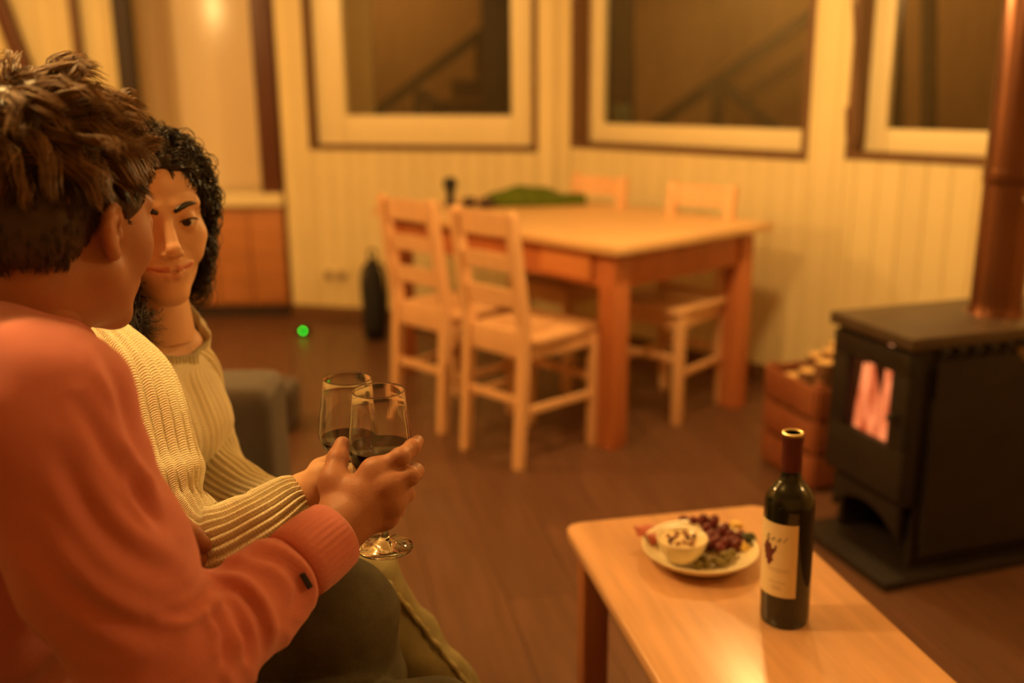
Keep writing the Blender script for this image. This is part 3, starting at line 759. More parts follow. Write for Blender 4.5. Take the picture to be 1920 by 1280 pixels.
# ------------------------------------------------------------------ firewood crate behind the stove
ck = onz(1500, 925, 0)
CR = empty('firewood_crate', (ck.x + .135, ck.y + .20, 0), math.radians(18), 'reddish wooden crate of firewood standing behind the stove', 'crate')
M_crate = wood('crate_wood', (.30, .095, .04), .5, 0, .15)
CW, CD, CH = .30, .30, .36
for s in (-1, 1):
    for k in range(3):
        MB().box((0, s * CD / 2, .065 + k * .115), (CW, .012, .10), bev=.002).build('slat', M_crate, CR, autos=30)
        MB().box((s * CW / 2, 0, .065 + k * .115), (.012, CD - .014, .10), bev=.002).build('slat', M_crate, CR, autos=30)
    for s2 in (-1, 1): MB().box((s * (CW / 2 - .018), s2 * (CD / 2 - .018), CH / 2), (.022, .022, CH), bev=.002).build('corner_post', M_crate, CR, autos=30)
MB().box((0, 0, .02), (CW - .02, CD - .02, .015)).build('crate_floor', M_crate, CR)
M_bark = pmat('log_bark', (.22, .10, .045), .9, .4, 25, .7, 30); M_cut = pmat('cut_log_end', (.72, .46, .20), .8, .2, 60)
rm = CR.matrix_world
for k in range(9):
    gx, gy = (k % 3 - 1) * .082, (k // 3 - 1) * .082; r_ = .034 + .005 * math.sin(k * 2.3); hgt = .34 + .05 * math.sin(k * 1.7 + 1)
    ca, sa = math.cos(math.radians(18)), math.sin(math.radians(18))
    lg = empty('firewood_log', (CR.location.x + gx * ca - gy * sa, CR.location.y + gx * sa + gy * ca, .029), k * .7, 'split firewood log standing upright in the reddish crate', 'log', 'logs in the firewood crate')
    MB().tube([(0, 0, 0), (.003, 0, hgt * .4), (-.002, .002, hgt * .8), (0, 0, hgt)], [r_, r_ * 1.04, r_ * .98, r_], 12).build('bark', M_bark, lg, autos=60)
    MB().lathe([(r_ * .93, hgt - .002), (r_ * .9, hgt + .003), (.002, hgt + .004)], 12).build('cut_end', M_cut, lg, autos=60)

# ------------------------------------------------------------------ sofa and floor cushion
SO = empty('sofa', (-.85, 1.10, 0), 0, 'grey fabric sofa the couple sit on, its padded arm showing behind the woman', 'sofa')
def soft(c, d, name, bev=.05, mat=M_sofa, par=None): return MB().box(c, d, bev=bev, seg=4).build(name, mat, par or SO, smooth=True)
soft((-.06, 0, .19), (.74, 1.9, .22), 'base', .03)
for y in (-.62, 0, .62): soft((.02, y * 1.0, .36), (.70, .61, .14), 'seat_cushion', .045)
for y in (-.62, 0, .62): soft((-.36, y, .60), (.20, .61, .42), 'back_cushion', .07)
soft((-.47, 0, .42), (.14, 2.25, .70), 'backrest', .05)
for s in (-1, 1): soft((-.085, s * 1.07, .345), (.80, .20, .60), 'armrest', .045)
for sx in (-.4, .26):
    for s in (-1, 1): MB().lathe([(.018, 0), (.026, .08)], 12).build('foot', M_dark, SO, loc=(sx, s * .9, 0))
fq = onz(500, 815, 0)
o = MB().box((0, 0, .085), (.22, .22, .17), bev=.04, seg=4).build('floor_cushion', M_sofa, loc=(fq.x - .015, fq.y + .11, 0), smooth=True); tag(o, 'low dark grey floor cushion beyond the sofa arm', 'cushion')

# ================================================================== people
from mathutils import noise as mnoise
BIG = 1.0
def _V(p): return np.array(tuple(p), dtype=np.float32)
def smin(a, b, k):
    if k <= 0: return np.minimum(a, b)
    h = np.maximum(k - np.abs(a - b), 0) / k
    return np.minimum(a, b) - h * h * k * .25
class Sdf:
    def __init__(s): s.ops = []
    def cone(s, a, b, r1, r2, k=.01, sub=False):
        a, b = _V(a), _V(b); lo = np.minimum(a - r1, b - r2); hi = np.maximum(a + r1, b + r2)
        def f(P):
            ba = b - a; h = np.clip(((P - a) @ ba) / float(ba @ ba + 1e-12), 0, 1)
            return np.linalg.norm(P - a - h[..., None] * ba, axis=-1) - (r1 + (r2 - r1) * h)
        s.ops.append(('s' if sub else 'u', k, lo, hi, f)); return s
    def chain(s, pts, rads, k=.01):
        for i in range(len(pts) - 1): s.cone(pts[i], pts[i + 1], rads[i], rads[i + 1], k)
        return s
    def ell(s, c, r, R=None, k=.01, sub=False):
        c, r = _V(c), _V(r); m = float(r.max())
        Rm = np.array(R, dtype=np.float32) if R is not None else None          # columns = axes
        ext = r if Rm is None else np.array([m, m, m], np.float32)
        def f(P):
            q = P - c
            if Rm is not None: q = q @ Rm
            k0 = np.linalg.norm(q / r, axis=-1); k1 = np.linalg.norm(q / (r * r), axis=-1) + 1e-9
            return k0 * (k0 - 1) / k1
        s.ops.append(('s' if sub else 'u', k, c - ext, c + ext, f)); return s
    def group(s, g, k): s.ops.append(('g', k, None, None, g)); return s
    def cut(s, f): s.ops.append(('c', 0, None, None, f)); return s
    def eval(s, X, Y, Z, h):
        F = np.full((len(X), len(Y), len(Z)), BIG, np.float32)
        for kind, k, lo, hi, f in s.ops:
            if kind == 'g':
                F = smin(F, f.eval(X, Y, Z, h), k); continue
            if kind == 'c':
                P = np.stack(np.meshgrid(X, Y, Z, indexing='ij'), -1); F = np.maximum(F, f(P)); continue
            mg = k + 5 * h
            sl = []
            for ax, q in enumerate((X, Y, Z)):
                i0 = np.searchsorted(q, lo[ax] - mg); i1 = np.searchsorted(q, hi[ax] + mg); sl.append(slice(i0, i1))
            if any(q.stop <= q.start for q in sl): continue
            sl = tuple(sl)
            P = np.stack(np.meshgrid(X[sl[0]], Y[sl[1]], Z[sl[2]], indexing='ij'), -1).astype(np.float32)
            d = f(P)
            F[sl] = smin(F[sl], d, k) if kind == 'u' else -smin(-F[sl], d, k)
        return F
    def poly(s, lo, hi, h):
        X, Y, Z = [np.arange(lo[i], hi[i] + h, h, dtype=np.float32) for i in range(3)]
        F = s.eval(X, Y, Z, h); I = F < 0
        n = F.shape; off = [(a, b, c) for a in (0, 1) for b in (0, 1) for c in (0, 1)]
        cnt = sum(I[a:n[0] - 1 + a, b:n[1] - 1 + b, c:n[2] - 1 + c].astype(np.int8) for a, b, c in off)
        ci, cj, ck = np.nonzero((cnt > 0) & (cnt < 8))
        val = {o: F[ci + o[0], cj + o[1], ck + o[2]] for o in off}
        acc = np.zeros((len(ci), 3)); num = np.zeros(len(ci))
        for o in off:
            for ax in range(3):
                if o[ax]: continue
                o2 = list(o); o2[ax] = 1; o2 = tuple(o2)
                va, vb = val[o], val[o2]; cr = (va < 0) != (vb < 0)
                t = np.where(cr, va / np.where(cr, va - vb, 1), 0)
                p = np.tile(np.array(o, float), (len(ci), 1)); p[:, ax] += t
                acc[cr] += p[cr]; num[cr] += 1
        pos = acc / num[:, None] + np.stack([ci, cj, ck], -1)
        V = np.array([X[0], Y[0], Z[0]]) + pos * h
        idx = np.full((n[0], n[1], n[2]), -1, np.int64); idx[ci, cj, ck] = np.arange(len(ci))
        Q = []
        for ax in range(3):
            sl0 = [slice(None)] * 3; sl1 = [slice(None)] * 3; sl0[ax] = slice(0, n[ax] - 1); sl1[ax] = slice(1, n[ax])
            a, b = I[tuple(sl0)], I[tuple(sl1)]
            e = np.nonzero(a != b); neg = a[e]
            u, v = (ax + 1) % 3, (ax + 2) % 3
            e = [q.copy() for q in e]
            ok = (e[u] > 0) & (e[v] > 0); e = [q[ok] for q in e]; neg = neg[ok]
            def cell(du, dv):
                c = [e[0].copy(), e[1].copy(), e[2].copy()]; c[u] = c[u] - du; c[v] = c[v] - dv; return idx[c[0], c[1], c[2]]
            q = np.stack([cell(1, 1), cell(0, 1), cell(0, 0), cell(1, 0)], -1)
            q[~neg] = q[~neg][:, ::-1]; Q.append(q)
        Q = np.concatenate(Q); Q = Q[(Q >= 0).all(1)]
        return V, Q
def vnormals(V, Q):
    n = np.cross(V[Q[:, 2]] - V[Q[:, 0]], V[Q[:, 3]] - V[Q[:, 1]]); N = np.zeros_like(V)
    for i in range(4): np.add.at(N, Q[:, i], n)
    return N / (np.linalg.norm(N, axis=1)[:, None] + 1e-12)
def relax(V, Q, it=1, f=.5):
    for _ in range(it):
        S = np.zeros_like(V); C = np.zeros(len(V))
        for i in range(4):
            for j in (1, 3): np.add.at(S, Q[:, i], V[Q[:, (i + j) % 4]]); np.add.at(C, Q[:, i], 1)
        V = V * (1 - f) + f * S / np.maximum(C, 1)[:, None]
    return V
def npmesh(name, V, Q, mat, parent=None, base=(0, 0, 0), col=None, uv=None, smooth=True):
    me = bpy.data.meshes.new(name); V = np.asarray(V) - np.array(tuple(base))
    me.from_pydata(V.tolist(), [], [tuple(q) for q in np.asarray(Q).tolist()])
    if col is not None:
        a = me.color_attributes.new('col', 'FLOAT_COLOR', 'POINT'); a.data.foreach_set('color', np.concatenate([col, np.ones((len(col), 1))], 1).astype(np.float32).ravel())
    if uv is not None:
        L = me.uv_layers.new(name='UVMap'); li = np.empty(len(me.loops), np.int32); me.loops.foreach_get('vertex_index', li)
        L.data.foreach_set('uv', np.asarray(uv)[li].astype(np.float32).ravel())
    if smooth: me.shade_smooth()
    return link(name, me, mat, parent)
def frame3(fwd, roll=0.0, pitch=0.0):
    """columns: right, forward, up of a head looking along fwd (world)"""
    f = Vector(fwd).normalized(); r = f.cross(Vector((0, 0, 1))).normalized(); u = r.cross(f)
    M3 = Matrix((r, f, u)).transposed()
    M3 = M3 @ Matrix.Rotation(pitch, 3, 'X') @ Matrix.Rotation(roll, 3, 'Y')
    return M3

def head_sdf(male, neck_to, neck_r):
    S = Sdf()
    S.ell((0, -.006, .042), (.073, .094, .081), k=.01)
    S.ell((0, .022, -.005), (.063, .066, .076), k=.02)
    jw = .055 if male else .043
    yo = -.013 if male else 0.0
    S.ell((0, .030 + yo * .7, -.055), (jw, .050, .047), k=.025)
    S.ell((0, .076 + yo, -.089), (.024 if male else .016, .016, .015), k=.018)
    for s in (-1, 1):
        S.cone((s * (.056 if male else .046), .004, -.040 if male else -.034), (s * (.016 if male else .012), .070 + yo, -.090), .017 if male else .014, .014 if male else .012, .02)
        S.ell((s * (.041 if male else .043), .053, -.013), (.019, .020, .022) if male else (.021, .023, .020), k=.03 if male else .016)
        S.cone((s * .010, .083, .032), (s * .045, .068, .034), .0115 if male else .0095, .009, .012)
        if not male: S.ell((s * .037, .063, -.034), (.016, .016, .018), k=.014)
        S.ell((s * .0315, .102, .011), (.019, .020, .0115), k=.012, sub=True)
    S.cone((0, .088, .020), (0, .110, -.018), .0075, .0090, .010)
    S.ell((0, .1125, -.022), (.0105, .0100, .0095) if male else (.0088, .0092, .0085), k=.007)
    for s in (-1, 1):
        S.ell((s * (.0115 if male else .0102), .102, -.028), (.0070, .0095, .0065) if male else (.0058, .0085, .0056), k=.005)
        S.ell((s * .0065, .107, -.0345), (.0038, .0050, .0030), k=.003, sub=True)
    S.ell((0, .079 + yo * .7, -.054), (.030, .020, .024) if male else (.027, .0185, .022), k=.018)
    cz = -.0478 if not male else -.054
    for s in (-1, 1):                                           # lips
        S.cone((s * .030, .0838 + yo * .7, cz), (s * .007, .0948 + yo * .7, -.0500), .0024, .0044, .004)
        S.cone((s * .027, .0838 + yo * .8, cz - .003), (s * .006, .0934 + yo * .8, -.0608), .0024, .0054, .004)
    S.cone((-.007, .0940 + yo * .7, -.0505), (.007, .0940 + yo * .7, -.0505), .0038, .0038, .004)
    S.cone((-.006, .0934 + yo * .8, -.0608), (.006, .0934 + yo * .8, -.0608), .0054, .0054, .004)
    for s in (-1, 1): S.cone((0, .0985, -.0553), (s * .032, .0875, cz - .0015), .0010, .0014, .0025, sub=True)
    for s in (-1, 1):                                           # lids round the eyeballs
        S.ell((s * .0315, .0765, .011), (.0142, .0142, .0142), k=.006)
    for s in (-1, 1):
        a = Matrix.Rotation(s * -.12, 3, 'Y')
        S.ell((s * .0315, .093, .0105), (.0140, .011, .0054 if not male else .006), R=np.array(a), k=.002, sub=True)
    S.cone((0, -.030, -.050), neck_to, neck_r * 1.0, neck_r * 1.1, .03 if male else .014)
    if not male:
        pass
    for s in (-1, 1):                                           # ears
        def E_(a, b, o=0.0): return (s * (.0695 + .004 + o * .8 + .42 * max(0, .008 - a)), a * .84 - .004, b * .80 + .002)
        G = Sdf()
        hp = [(.009, .004, 0), (.008, .018, .002), (.000, .030, .003), (-.011, .033, .003), (-.020, .024, .002), (-.0215, .008, .001), (-.016, -.008, 0), (-.008, -.020, 0), (.001, -.028, -.001)]
        hp = [E_(*q) for q in hp]
        G.chain(hp, [.0032, .0040, .0044, .0046, .0044, .0042, .0042, .005, .0055], .004)
        G.ell(E_(.002, -.025, -.001), (.0045, .0075, .0085), k=.006)
        G.chain([E_(-.002, .022, .000), E_(-.011, .014, .001), E_(-.012, 0, .0), E_(-.006, -.012, 0)], [.003, .0042, .0042, .0035], .004)
        G.ell(E_(.011, -.003, .001), (.0038, .0045, .0065), k=.004)
        G.chain([E_(.0, .02, -.004), E_(-.010, .018, -.005), E_(-.012, .002, -.005), E_(-.004, -.014, -.004), E_(.004, -.004, -.007)], [.005, .006, .006, .006, .005], .006)
        S.group(G, .004)
    return S
def lipmask(L):
    d = np.full(len(L), 1.0)
    def cone(a, b, r1, r2):
        a, b = np.array(a), np.array(b); ba = b - a; h = np.clip(((L - a) @ ba) / (ba @ ba), 0, 1)
        return np.linalg.norm(L - a - h[:, None] * ba, axis=1) - (r1 + (r2 - r1) * h)
    for s in (-1, 1):
        d = np.minimum(d, cone((s * .030, .0838, -.0478), (s * .007, .0948, -.0500), .0024, .0044))
        d = np.minimum(d, cone((s * .027, .0838, -.0508), (s * .006, .0934, -.0608), .0024, .0054))
    d = np.minimum(d, cone((-.007, .0940, -.0505), (.007, .0940, -.0505), .0038, .0038)); d = np.minimum(d, cone((-.006, .0934, -.0608), (.006, .0934, -.0608), .0054, .0054))
    return np.clip(1 - (d - .0003) / .0012, 0, 1)
def surf_y(S, x, z, y0=.06, y1=.14):
    ys = np.arange(y0, y1, .0005, dtype=np.float32)
    F = S.eval(np.array([x, x + 1e-4], np.float32), ys, np.array([z, z + 1e-4], np.float32), .02)[0, :, 0]
    ins = np.nonzero(F < 0)[0]
    return ys[ins[-1]] if len(ins) else y0

def strands(name, roots, paths, rad, mat, parent, base, sides=3):
    """paths: (n, m, 3) array of strand points -> one mesh of tapered tubes"""
    n, m, _ = paths.shape
    T = np.gradient(paths, axis=1); T /= np.linalg.norm(T, axis=2, keepdims=True) + 1e-9
    ref = np.where(np.abs(T[:, :, 2:3]) < .8, np.array([0, 0, 1.]), np.array([1., 0, 0]))
    A = np.cross(T, ref); A /= np.linalg.norm(A, axis=2, keepdims=True) + 1e-9; B = np.cross(T, A)
    tp = np.linspace(0, 1, m); prof = np.clip(np.minimum(1, (1 - tp) * 3 + .12), .1, 1)
    r = np.asarray(rad).reshape(-1, 1) * prof[None, :]
    V = np.stack([paths + (A * math.cos(2 * PI * j / sides) + B * math.sin(2 * PI * j / sides)) * r[:, :, None] for j in range(sides)], 2)
    id_ = np.arange(n * m * sides).reshape(n, m, sides)
    Q = []
    for j in range(sides):
        k = (j + 1) % sides
        Q.append(np.stack([id_[:, :-1, j], id_[:, :-1, k], id_[:, 1:, k], id_[:, 1:, j]], -1).reshape(-1, 4))
    return npmesh(name, V.reshape(-1, 3), np.concatenate(Q), mat, parent, base)

def hand_sdf(wrist, wr, fingers, thumb, knk=.012, fr=1.0):
    """fingers: 4 chains [mcp,pip,dip,tip]; thumb [cmc,mcp,ip,tip]"""
    S = Sdf(); w_ = Vector(wrist)
    for i, c in enumerate(fingers):
        S.cone(w_, c[0], wr * .62, .0128 * fr, .014)
    for i in range(3): S.cone(fingers[i][0], fingers[i + 1][0], .0115 * fr, .0115 * fr, .012)
    S.cone(w_.lerp(Vector(thumb[0]), .6), thumb[1], .0165 * fr, .0135 * fr, .016)
    S.cone(thumb[1], Vector(fingers[0][0]).lerp(w_, .35), .010 * fr, .012 * fr, .016)
    G = Sdf()
    for i, c in enumerate(fingers):
        sc = (1.0, 1.03, .97, .86)[i] * fr
        C = Sdf().chain(c, [.0116 * sc, .0102 * sc, .0090 * sc, .0076 * sc], .004)
        for q, rr in ((c[1], .0104), (c[2], .0091)): C.ell(q, (rr * sc,) * 3, k=.004)
        G.group(C, .0015)
    G.group(Sdf().chain(thumb[1:], [.0138 * fr, .0120 * fr, .0092 * fr], .006), .0015)
    S.group(G, knk)
    return S
def bbox(pts, m):
    P = np.array([tuple(p) for p in pts]); return P.min(0) - m, P.max(0) + m
def nail(tip, dip, outv, w, l, mat, parent, base):
    t = (Vector(tip) - Vector(dip)).normalized(); o_ = Vector(outv); o_ = (o_ - t * o_.dot(t)).normalized(); s_ = t.cross(o_)
    rs = []
    c = Vector(tip) - Vector(base)
    for i in range(6):
        a = i / 5; row = []
        for j in range(7):
            b = j / 6 * 2 - 1; ww = w * (1 - .35 * abs(2 * a - 1) ** 3)
            row.append(c + t * (l * (a - .55)) + s_ * (b * ww) + o_ * (math.sqrt(max(0, 1 - (b * .75) ** 2)) * w * 1.05 - w * .05 - .001 * a))
        rs.append(row + [p_ - o_ * .0008 for p_ in row[::-1]])
    return MB().rings(rs).build('fingernail', mat, parent, smooth=True)

SK = (.44, .20, .112); SKW = (.72, .42, .25)
M_skin = pmat('skin', SK, .48, .07, 30, .12, 420, .35, sss=.12, colattr='col')
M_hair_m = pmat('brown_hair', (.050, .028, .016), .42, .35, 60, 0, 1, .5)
M_hair_w = pmat('dark_curly_hair', (.020, .011, .008), .38, .3, 60, 0, 1, .5)
M_nail = pmat('nail', (.70, .42, .28), .25, .05)
M_sweat = pmat('coral_sweatshirt', (.66, .215, .19), .92, .05, 18, .25, 500, .12, sheen=.25)
M_jean = pmat('olive_grey_denim', (.30, .26, .13), .9, .14, 40, .35, 600, .15)
M_jean_m = pmat('dark_blue_denim', (.11, .10, .068), .9, .16, 40, .35, 600, .15)
M_eyew = pmat('eye_white', (.72, .62, .52), .15, .03)
M_iris = pmat('dark_iris', (.028, .014, .008), .08, .3, 200, spec=.6)
M_shoe = pmat('dark_shoe', (.03, .025, .02), .6, .2)

def finish_body(name, parts, base, label, skin):
    """parts: list of (V,Q,col) -> one skin mesh, the top-level person"""
    vo = 0; VV, QQ, CC = [], [], []
    for V, Q, c in parts:
        VV.append(V); QQ.append(Q + vo); vo += len(V); CC.append(np.tile(np.array(skin), (len(V), 1)) if c is None else c)
    o = npmesh(name, np.concatenate(VV), np.concatenate(QQ), M_skin, None, base, np.concatenate(CC))
    o.location = base; tag(o, label, 'person'); return o
def Wpt(M3, org, p): return org + M3 @ Vector(p)

# ------------------------------------------------------------------ man
MAN_B = Vector((-.66, 1.10, 0))
mh_o = at(118, 432, 1.05); MH = frame3((.42, .907, -.03), roll=0.0, pitch=-.13); MS = 1.0
def mw(p): return mh_o + MH @ (Vector(p) * MS)
Rs, Re, Rw = at(62, 800, .89), at(312, 1268, .94), at(622, 1003, 1.105)
Ls = Vector((-.665, 1.13, .99)); Le = Vector((-.60, 1.235, .76)); Lw = at(345, 1075, 1.16)
nb = Vector((-.545, 1.01, 1.03))
nl = (MH.transposed() @ (nb - mh_o)) / MS
hs_ = head_sdf(True, nl, .056)
V, Q = hs_.poly((-.12, -.135, -.20), (.12, .135, .14), .0026)
V = relax(V, Q, 1, .3)
lm = lipmask(V)
mcol = np.tile(np.array(SK), (len(V), 1)); mcol = mcol * (1 - lm[:, None] * .5) + np.array((.45, .13, .09)) * lm[:, None] * .5
Vw = (np.array(MH) @ (V * MS).T).T + np.array(mh_o)
parts = [(Vw, Q, mcol)]
# right hand round the glass
def A(*l): return [at(*q) for q in l]
mf = [A((700, 884, 1.124), (750, 857, 1.126), (773, 838, 1.150), (783, 827, 1.172)),
      A((727, 912, 1.118), (768, 892, 1.124), (779, 884, 1.158), (768, 882, 1.186)),
      A((732, 941, 1.121), (760, 925, 1.136), (757, 915, 1.170), (738, 910, 1.190)),
      A((722, 968, 1.130), (743, 955, 1.152), (738, 945, 1.178), (720, 940, 1.192))]
mt_ = A((624, 955, 1.120), (624, 902, 1.132), (633, 860, 1.148), (642, 832, 1.162))
hsd = hand_sdf(at(634, 990, 1.108), .034, mf, mt_)
hsd.cone(at(590, 1035, 1.085), at(640, 985, 1.110), .029, .028, .012)
lo, hi = bbox(sum(mf, []) + mt_ + [at(590, 1035, 1.085)], .035)
V, Q = hsd.poly(lo, hi, .0019); V = relax(V, Q, 2, .4); parts.append((V, Q, None))
# left hand resting by the right elbow
o_ = at(352, 1040, 1.17)
lf = [[o_ + Vector((.000, .005, .018 - .018 * i)), o_ + Vector((.022, -.004, .016 - .019 * i)), o_ + Vector((.022, -.028, .010 - .018 * i)), o_ + Vector((.004, -.034, .006 - .017 * i))] for i in range(4)]
lt_ = [o_ + Vector((-.03, .0, .03)), o_ + Vector((-.005, -.012, .038)), o_ + Vector((.016, -.022, .034)), o_ + Vector((.03, -.028, .026))]
lsd = hand_sdf(o_ + Vector((-.07, .045, 0)), .03, lf, lt_)
lo, hi = bbox(sum(lf, []) + lt_ + [o_ + Vector((-.07, .045, 0))], .035)
V, Q = lsd.poly(lo, hi, .0026); V = relax(V, Q, 1, .4); parts.append((V, Q, None))
# hidden body under the clothes
bs = Sdf(); tf = Vector((.77, .63, 0)).normalized(); tr_ = Vector((tf.y, -tf.x, 0)); RT = np.array(Matrix((tf, tr_, Vector((0, 0, 1)))).transposed())
hipR, hipL = Vector((-.68, 1.02, .50)), Vector((-.68, 1.22, .50))
kneeR, kneeL = Vector((-.10, 1.09, .497)), at(636, 1150, 1.315)
ankR, ankL = Vector((-.02, 1.08, .09)), Vector((-.16, 1.24, .09))
bs.ell((-.60, 1.01, .87), (.095, .15, .20), RT, .02); bs.ell((-.66, 1.07, .60), (.10, .15, .18), RT, .04)
bs.cone(nb + Vector((0, 0, -.04)), mw((0, -.03, -.07)), .050, .050, .03); bs.cone(Rs, Ls, .045, .045, .04)
bs.chain([Rs, Re, Rw], [.052, .04, .029], .02); bs.chain([Ls, Le, o_ + Vector((-.07, .045, 0))], [.052, .04, .029], .02)
bs.chain([hipR, kneeR, ankR], [.075, .05, .035], .03); bs.chain([hipL, kneeL, ankL], [.075, .05, .035], .03)
V, Q = bs.poly((-.85, .70, .04), (.10, 1.50, 1.15), .009); parts.append((V, Q, None))
man = finish_body('person', parts, MAN_B, 'man in a coral sweatshirt seen from behind, raising a glass of red wine', SK)

# sweatshirt
sw = Sdf()
sw.ell((-.605, 1.005, .86), (.135, .180, .24), RT, .03)
sw.cone(at(-60, 602, 1.10), at(70, 690, 1.04), .056, .058, .04)
sw.ell((-.67, 1.07, .60), (.155, .18, .22), RT, .06)
sw.cone(nb + Vector((-.035, 0, .012)), nb + Vector((-.005, -.005, -.06)), .062, .09, .04)
sw.cone(nb + Vector((-.01, -.02, -.015)), Rs + Vector((0, .01, .015)), .070, .078, .06)
sw.cone(nb + Vector((-.01, .02, -.015)), Ls, .070, .072, .06)
um = Rs.lerp(Re, .5)
sw.group(Sdf().chain([Rs, um, Re], [.084, .073, .072], .03), .016)
fm_ = Re.lerp(Rw, .45)
Sl = Sdf().chain([Re, fm_, Rw + (Re - Rw).normalized() * .082], [.064, .049, .041], .02)
sw.ell(at(378, 1112, 1.0), (.022, .022, .022), None, .03)
sw.group(Sl, .015)
def arm_d(x, y):                                  # depth of the sleeve surface at a pixel, from the arm's own axis
    best = None
    for a_, b_, p0, p1, r0, r1 in ((Rs, Re, (62, 800, .89), (312, 1268, .94), .080, .070), (Re, Rw, (312, 1268, .94), (622, 1003, 1.105), .062, .040)):
        vx, vy = p1[0] - p0[0], p1[1] - p0[1]; t = max(0, min(1, ((x - p0[0]) * vx + (y - p0[1]) * vy) / (vx * vx + vy * vy)))
        cx, cy = p0[0] + vx * t, p0[1] + vy * t; d = p0[2] + (p1[2] - p0[2]) * t; r = r0 + (r1 - r0) * t
        off = math.hypot(x - cx, y - cy) * d / FPX
        dd = d - math.sqrt(max(0, r * r - min(off, r * .98) ** 2))
        if off < r * 1.05 and (best is None or dd < best): best = dd
    return best if best is not None else .93
sw.chain([Ls, Le], [.075, .062], .04); sw.group(Sdf().chain([Le, Le.lerp(Lw, .6), Lw + Vector((-.06, .04, 0))], [.06, .045, .038], .02), .02)
# neck opening
V, Q = sw.poly((-.88, .70, .40), (-.10, 1.48, 1.16), .0040)
N_ = vnormals(V, Q)
# fold displacement, on the sleeve and the back
ax1 = np.array((Re - Rs).normalized()); ax2 = np.array((Rw - Re).normalized()); Ea = np.array(Re); La = (Re - Rs).length; Lf_ = (Rw - Re).length
rel = V - Ea
t1 = (V - np.array(Rs)) @ ax1; t2 = rel @ ax2
d1 = np.linalg.norm((V - np.array(Rs)) - np.clip(t1, 0, La)[:, None] * ax1, axis=1); d2 = np.linalg.norm(rel - np.clip(t2, 0, Lf_)[:, None] * ax2, axis=1)
isF = (d2 < d1) & (d2 < .10); isU = (~isF) & (d1 < .12)
nz = np.array([mnoise.noise(Vector(p) * 9) for p in V]); nz2 = np.array([mnoise.noise(Vector(p) * 22 + Vector((3, 1, 7))) for p in V])
inner = np.array((ax2 - ax1)); inner /= np.linalg.norm(inner)
facing = N_ @ inner                                                 # inside of the bent elbow
disp = .0035 * nz2 * 1.0 + .006 * nz
def ridge(x): return 1 - 2 * np.abs(np.sin(x)) ** .7
mF = isF * np.exp(-((t2 - .06) / .10) ** 2); mU = isU * np.exp(-((t1 - La) / .10) ** 2)
fold = ridge((t2 + .030 * nz + .02 * facing) * PI / .034 + nz * 1.2)
disp += mF * fold * .0028
fold1 = ridge((t1 + .035 * nz - .02 * facing) * PI / .042 + nz)
disp += mU * fold1 * .0022 * (.5 + .5 * np.clip(facing + .3, 0, 1))
# diagonal drag folds from shoulder to elbow
g = (V - np.array(Rs)) @ (ax1 * .55 + np.array((0, .5, .55)))
disp += isU * .0015 * np.sin(g * 55 + nz * 4) * np.clip(t1 / La, 0, 1) * np.clip(1.2 - t1 / La, 0, 1)
# individual folds: each a furrow with a swollen edge on its sides, running over the camera-side cloth of the sleeve
_d = V - np.array(CAM); _z = _d @ np.array(Fw); PX = 960 + FPX * (_d @ np.array(Rt)) / _z; PY = 640 - FPX * (_d @ np.array(Up)) / _z
near = (isF | isU) & ((N_ * _d).sum(1) < 0) & (_z < 1.2)
for poly, wd, dep, hl, hr in (
        (((470, 1046), (505, 1052), (540, 1072), (560, 1105), (556, 1140)), 9, .0060, .0075, .0030),
        (((402, 1100), (440, 1104), (466, 1126), (484, 1161), (488, 1215)), 10, .0065, .0070, .0050),
        (((388, 1140), (406, 1160), (418, 1195), (412, 1250)), 8, .0070, .0045, .0060),
        (((436, 1160), (452, 1200), (450, 1260)), 9, .0040, .0040, .0040),
        (((392, 1108), (374, 1130), (345, 1148), (310, 1152)), 9, .0050, .0060, .0030),
        (((188, 668), (222, 730), (250, 800), (272, 880)), 11, .0045, .0050, .0040),
        (((150, 760), (205, 850), (262, 925), (318, 985)), 14, .0045, .0060, .0030),
        (((110, 850), (160, 945), (230, 1030), (320, 1078)), 18, .0040, .0060, .0030),
        (((60, 1010), (130, 1100), (220, 1165), (320, 1200)), 18, .0040, .0050, .0030),
        (((240, 860), (268, 930), (300, 985)), 9, .0040, .0040, .0030)):
    pl_ = np.array([(q.x, q.y) for q in spline([Vector((x, y, 0)) for x, y in poly], 6)]); best = np.full(len(V), 1e9); sgn = np.zeros(len(V)); tt = np.zeros(len(V))
    for i in range(len(pl_) - 1):
        a, b = pl_[i], pl_[i + 1]; ab = b - a; L2 = ab @ ab
        h = np.clip(((PX - a[0]) * ab[0] + (PY - a[1]) * ab[1]) / L2, 0, 1); dx, dy = PX - a[0] - h * ab[0], PY - a[1] - h * ab[1]; dd = np.hypot(dx, dy)
        up_ = dd < best; best[up_] = dd[up_]; sgn[up_] = np.sign(ab[0] * dy - ab[1] * dx)[up_]; tt[up_] = ((i + h) / (len(pl_) - 1))[up_]
    env = np.sin(PI * np.clip(tt, .03, .97)) ** .6 * near * (best < 6 * wd)
    disp += env * (-dep * np.exp(-(best / wd) ** 2) + np.where(sgn > 0, hr, hl) * np.exp(-((best - 2.0 * wd) / (1.1 * wd)) ** 2))
mC = isF * np.exp(-((t2 - (Lf_ - .085)) / .028) ** 2); disp += mC * .007
V = V + N_ * disp[:, None]
V = relax(V, Q, 1, .4)
npmesh('sweatshirt', V, Q, M_sweat, man, MAN_B); Vsw = V.copy()
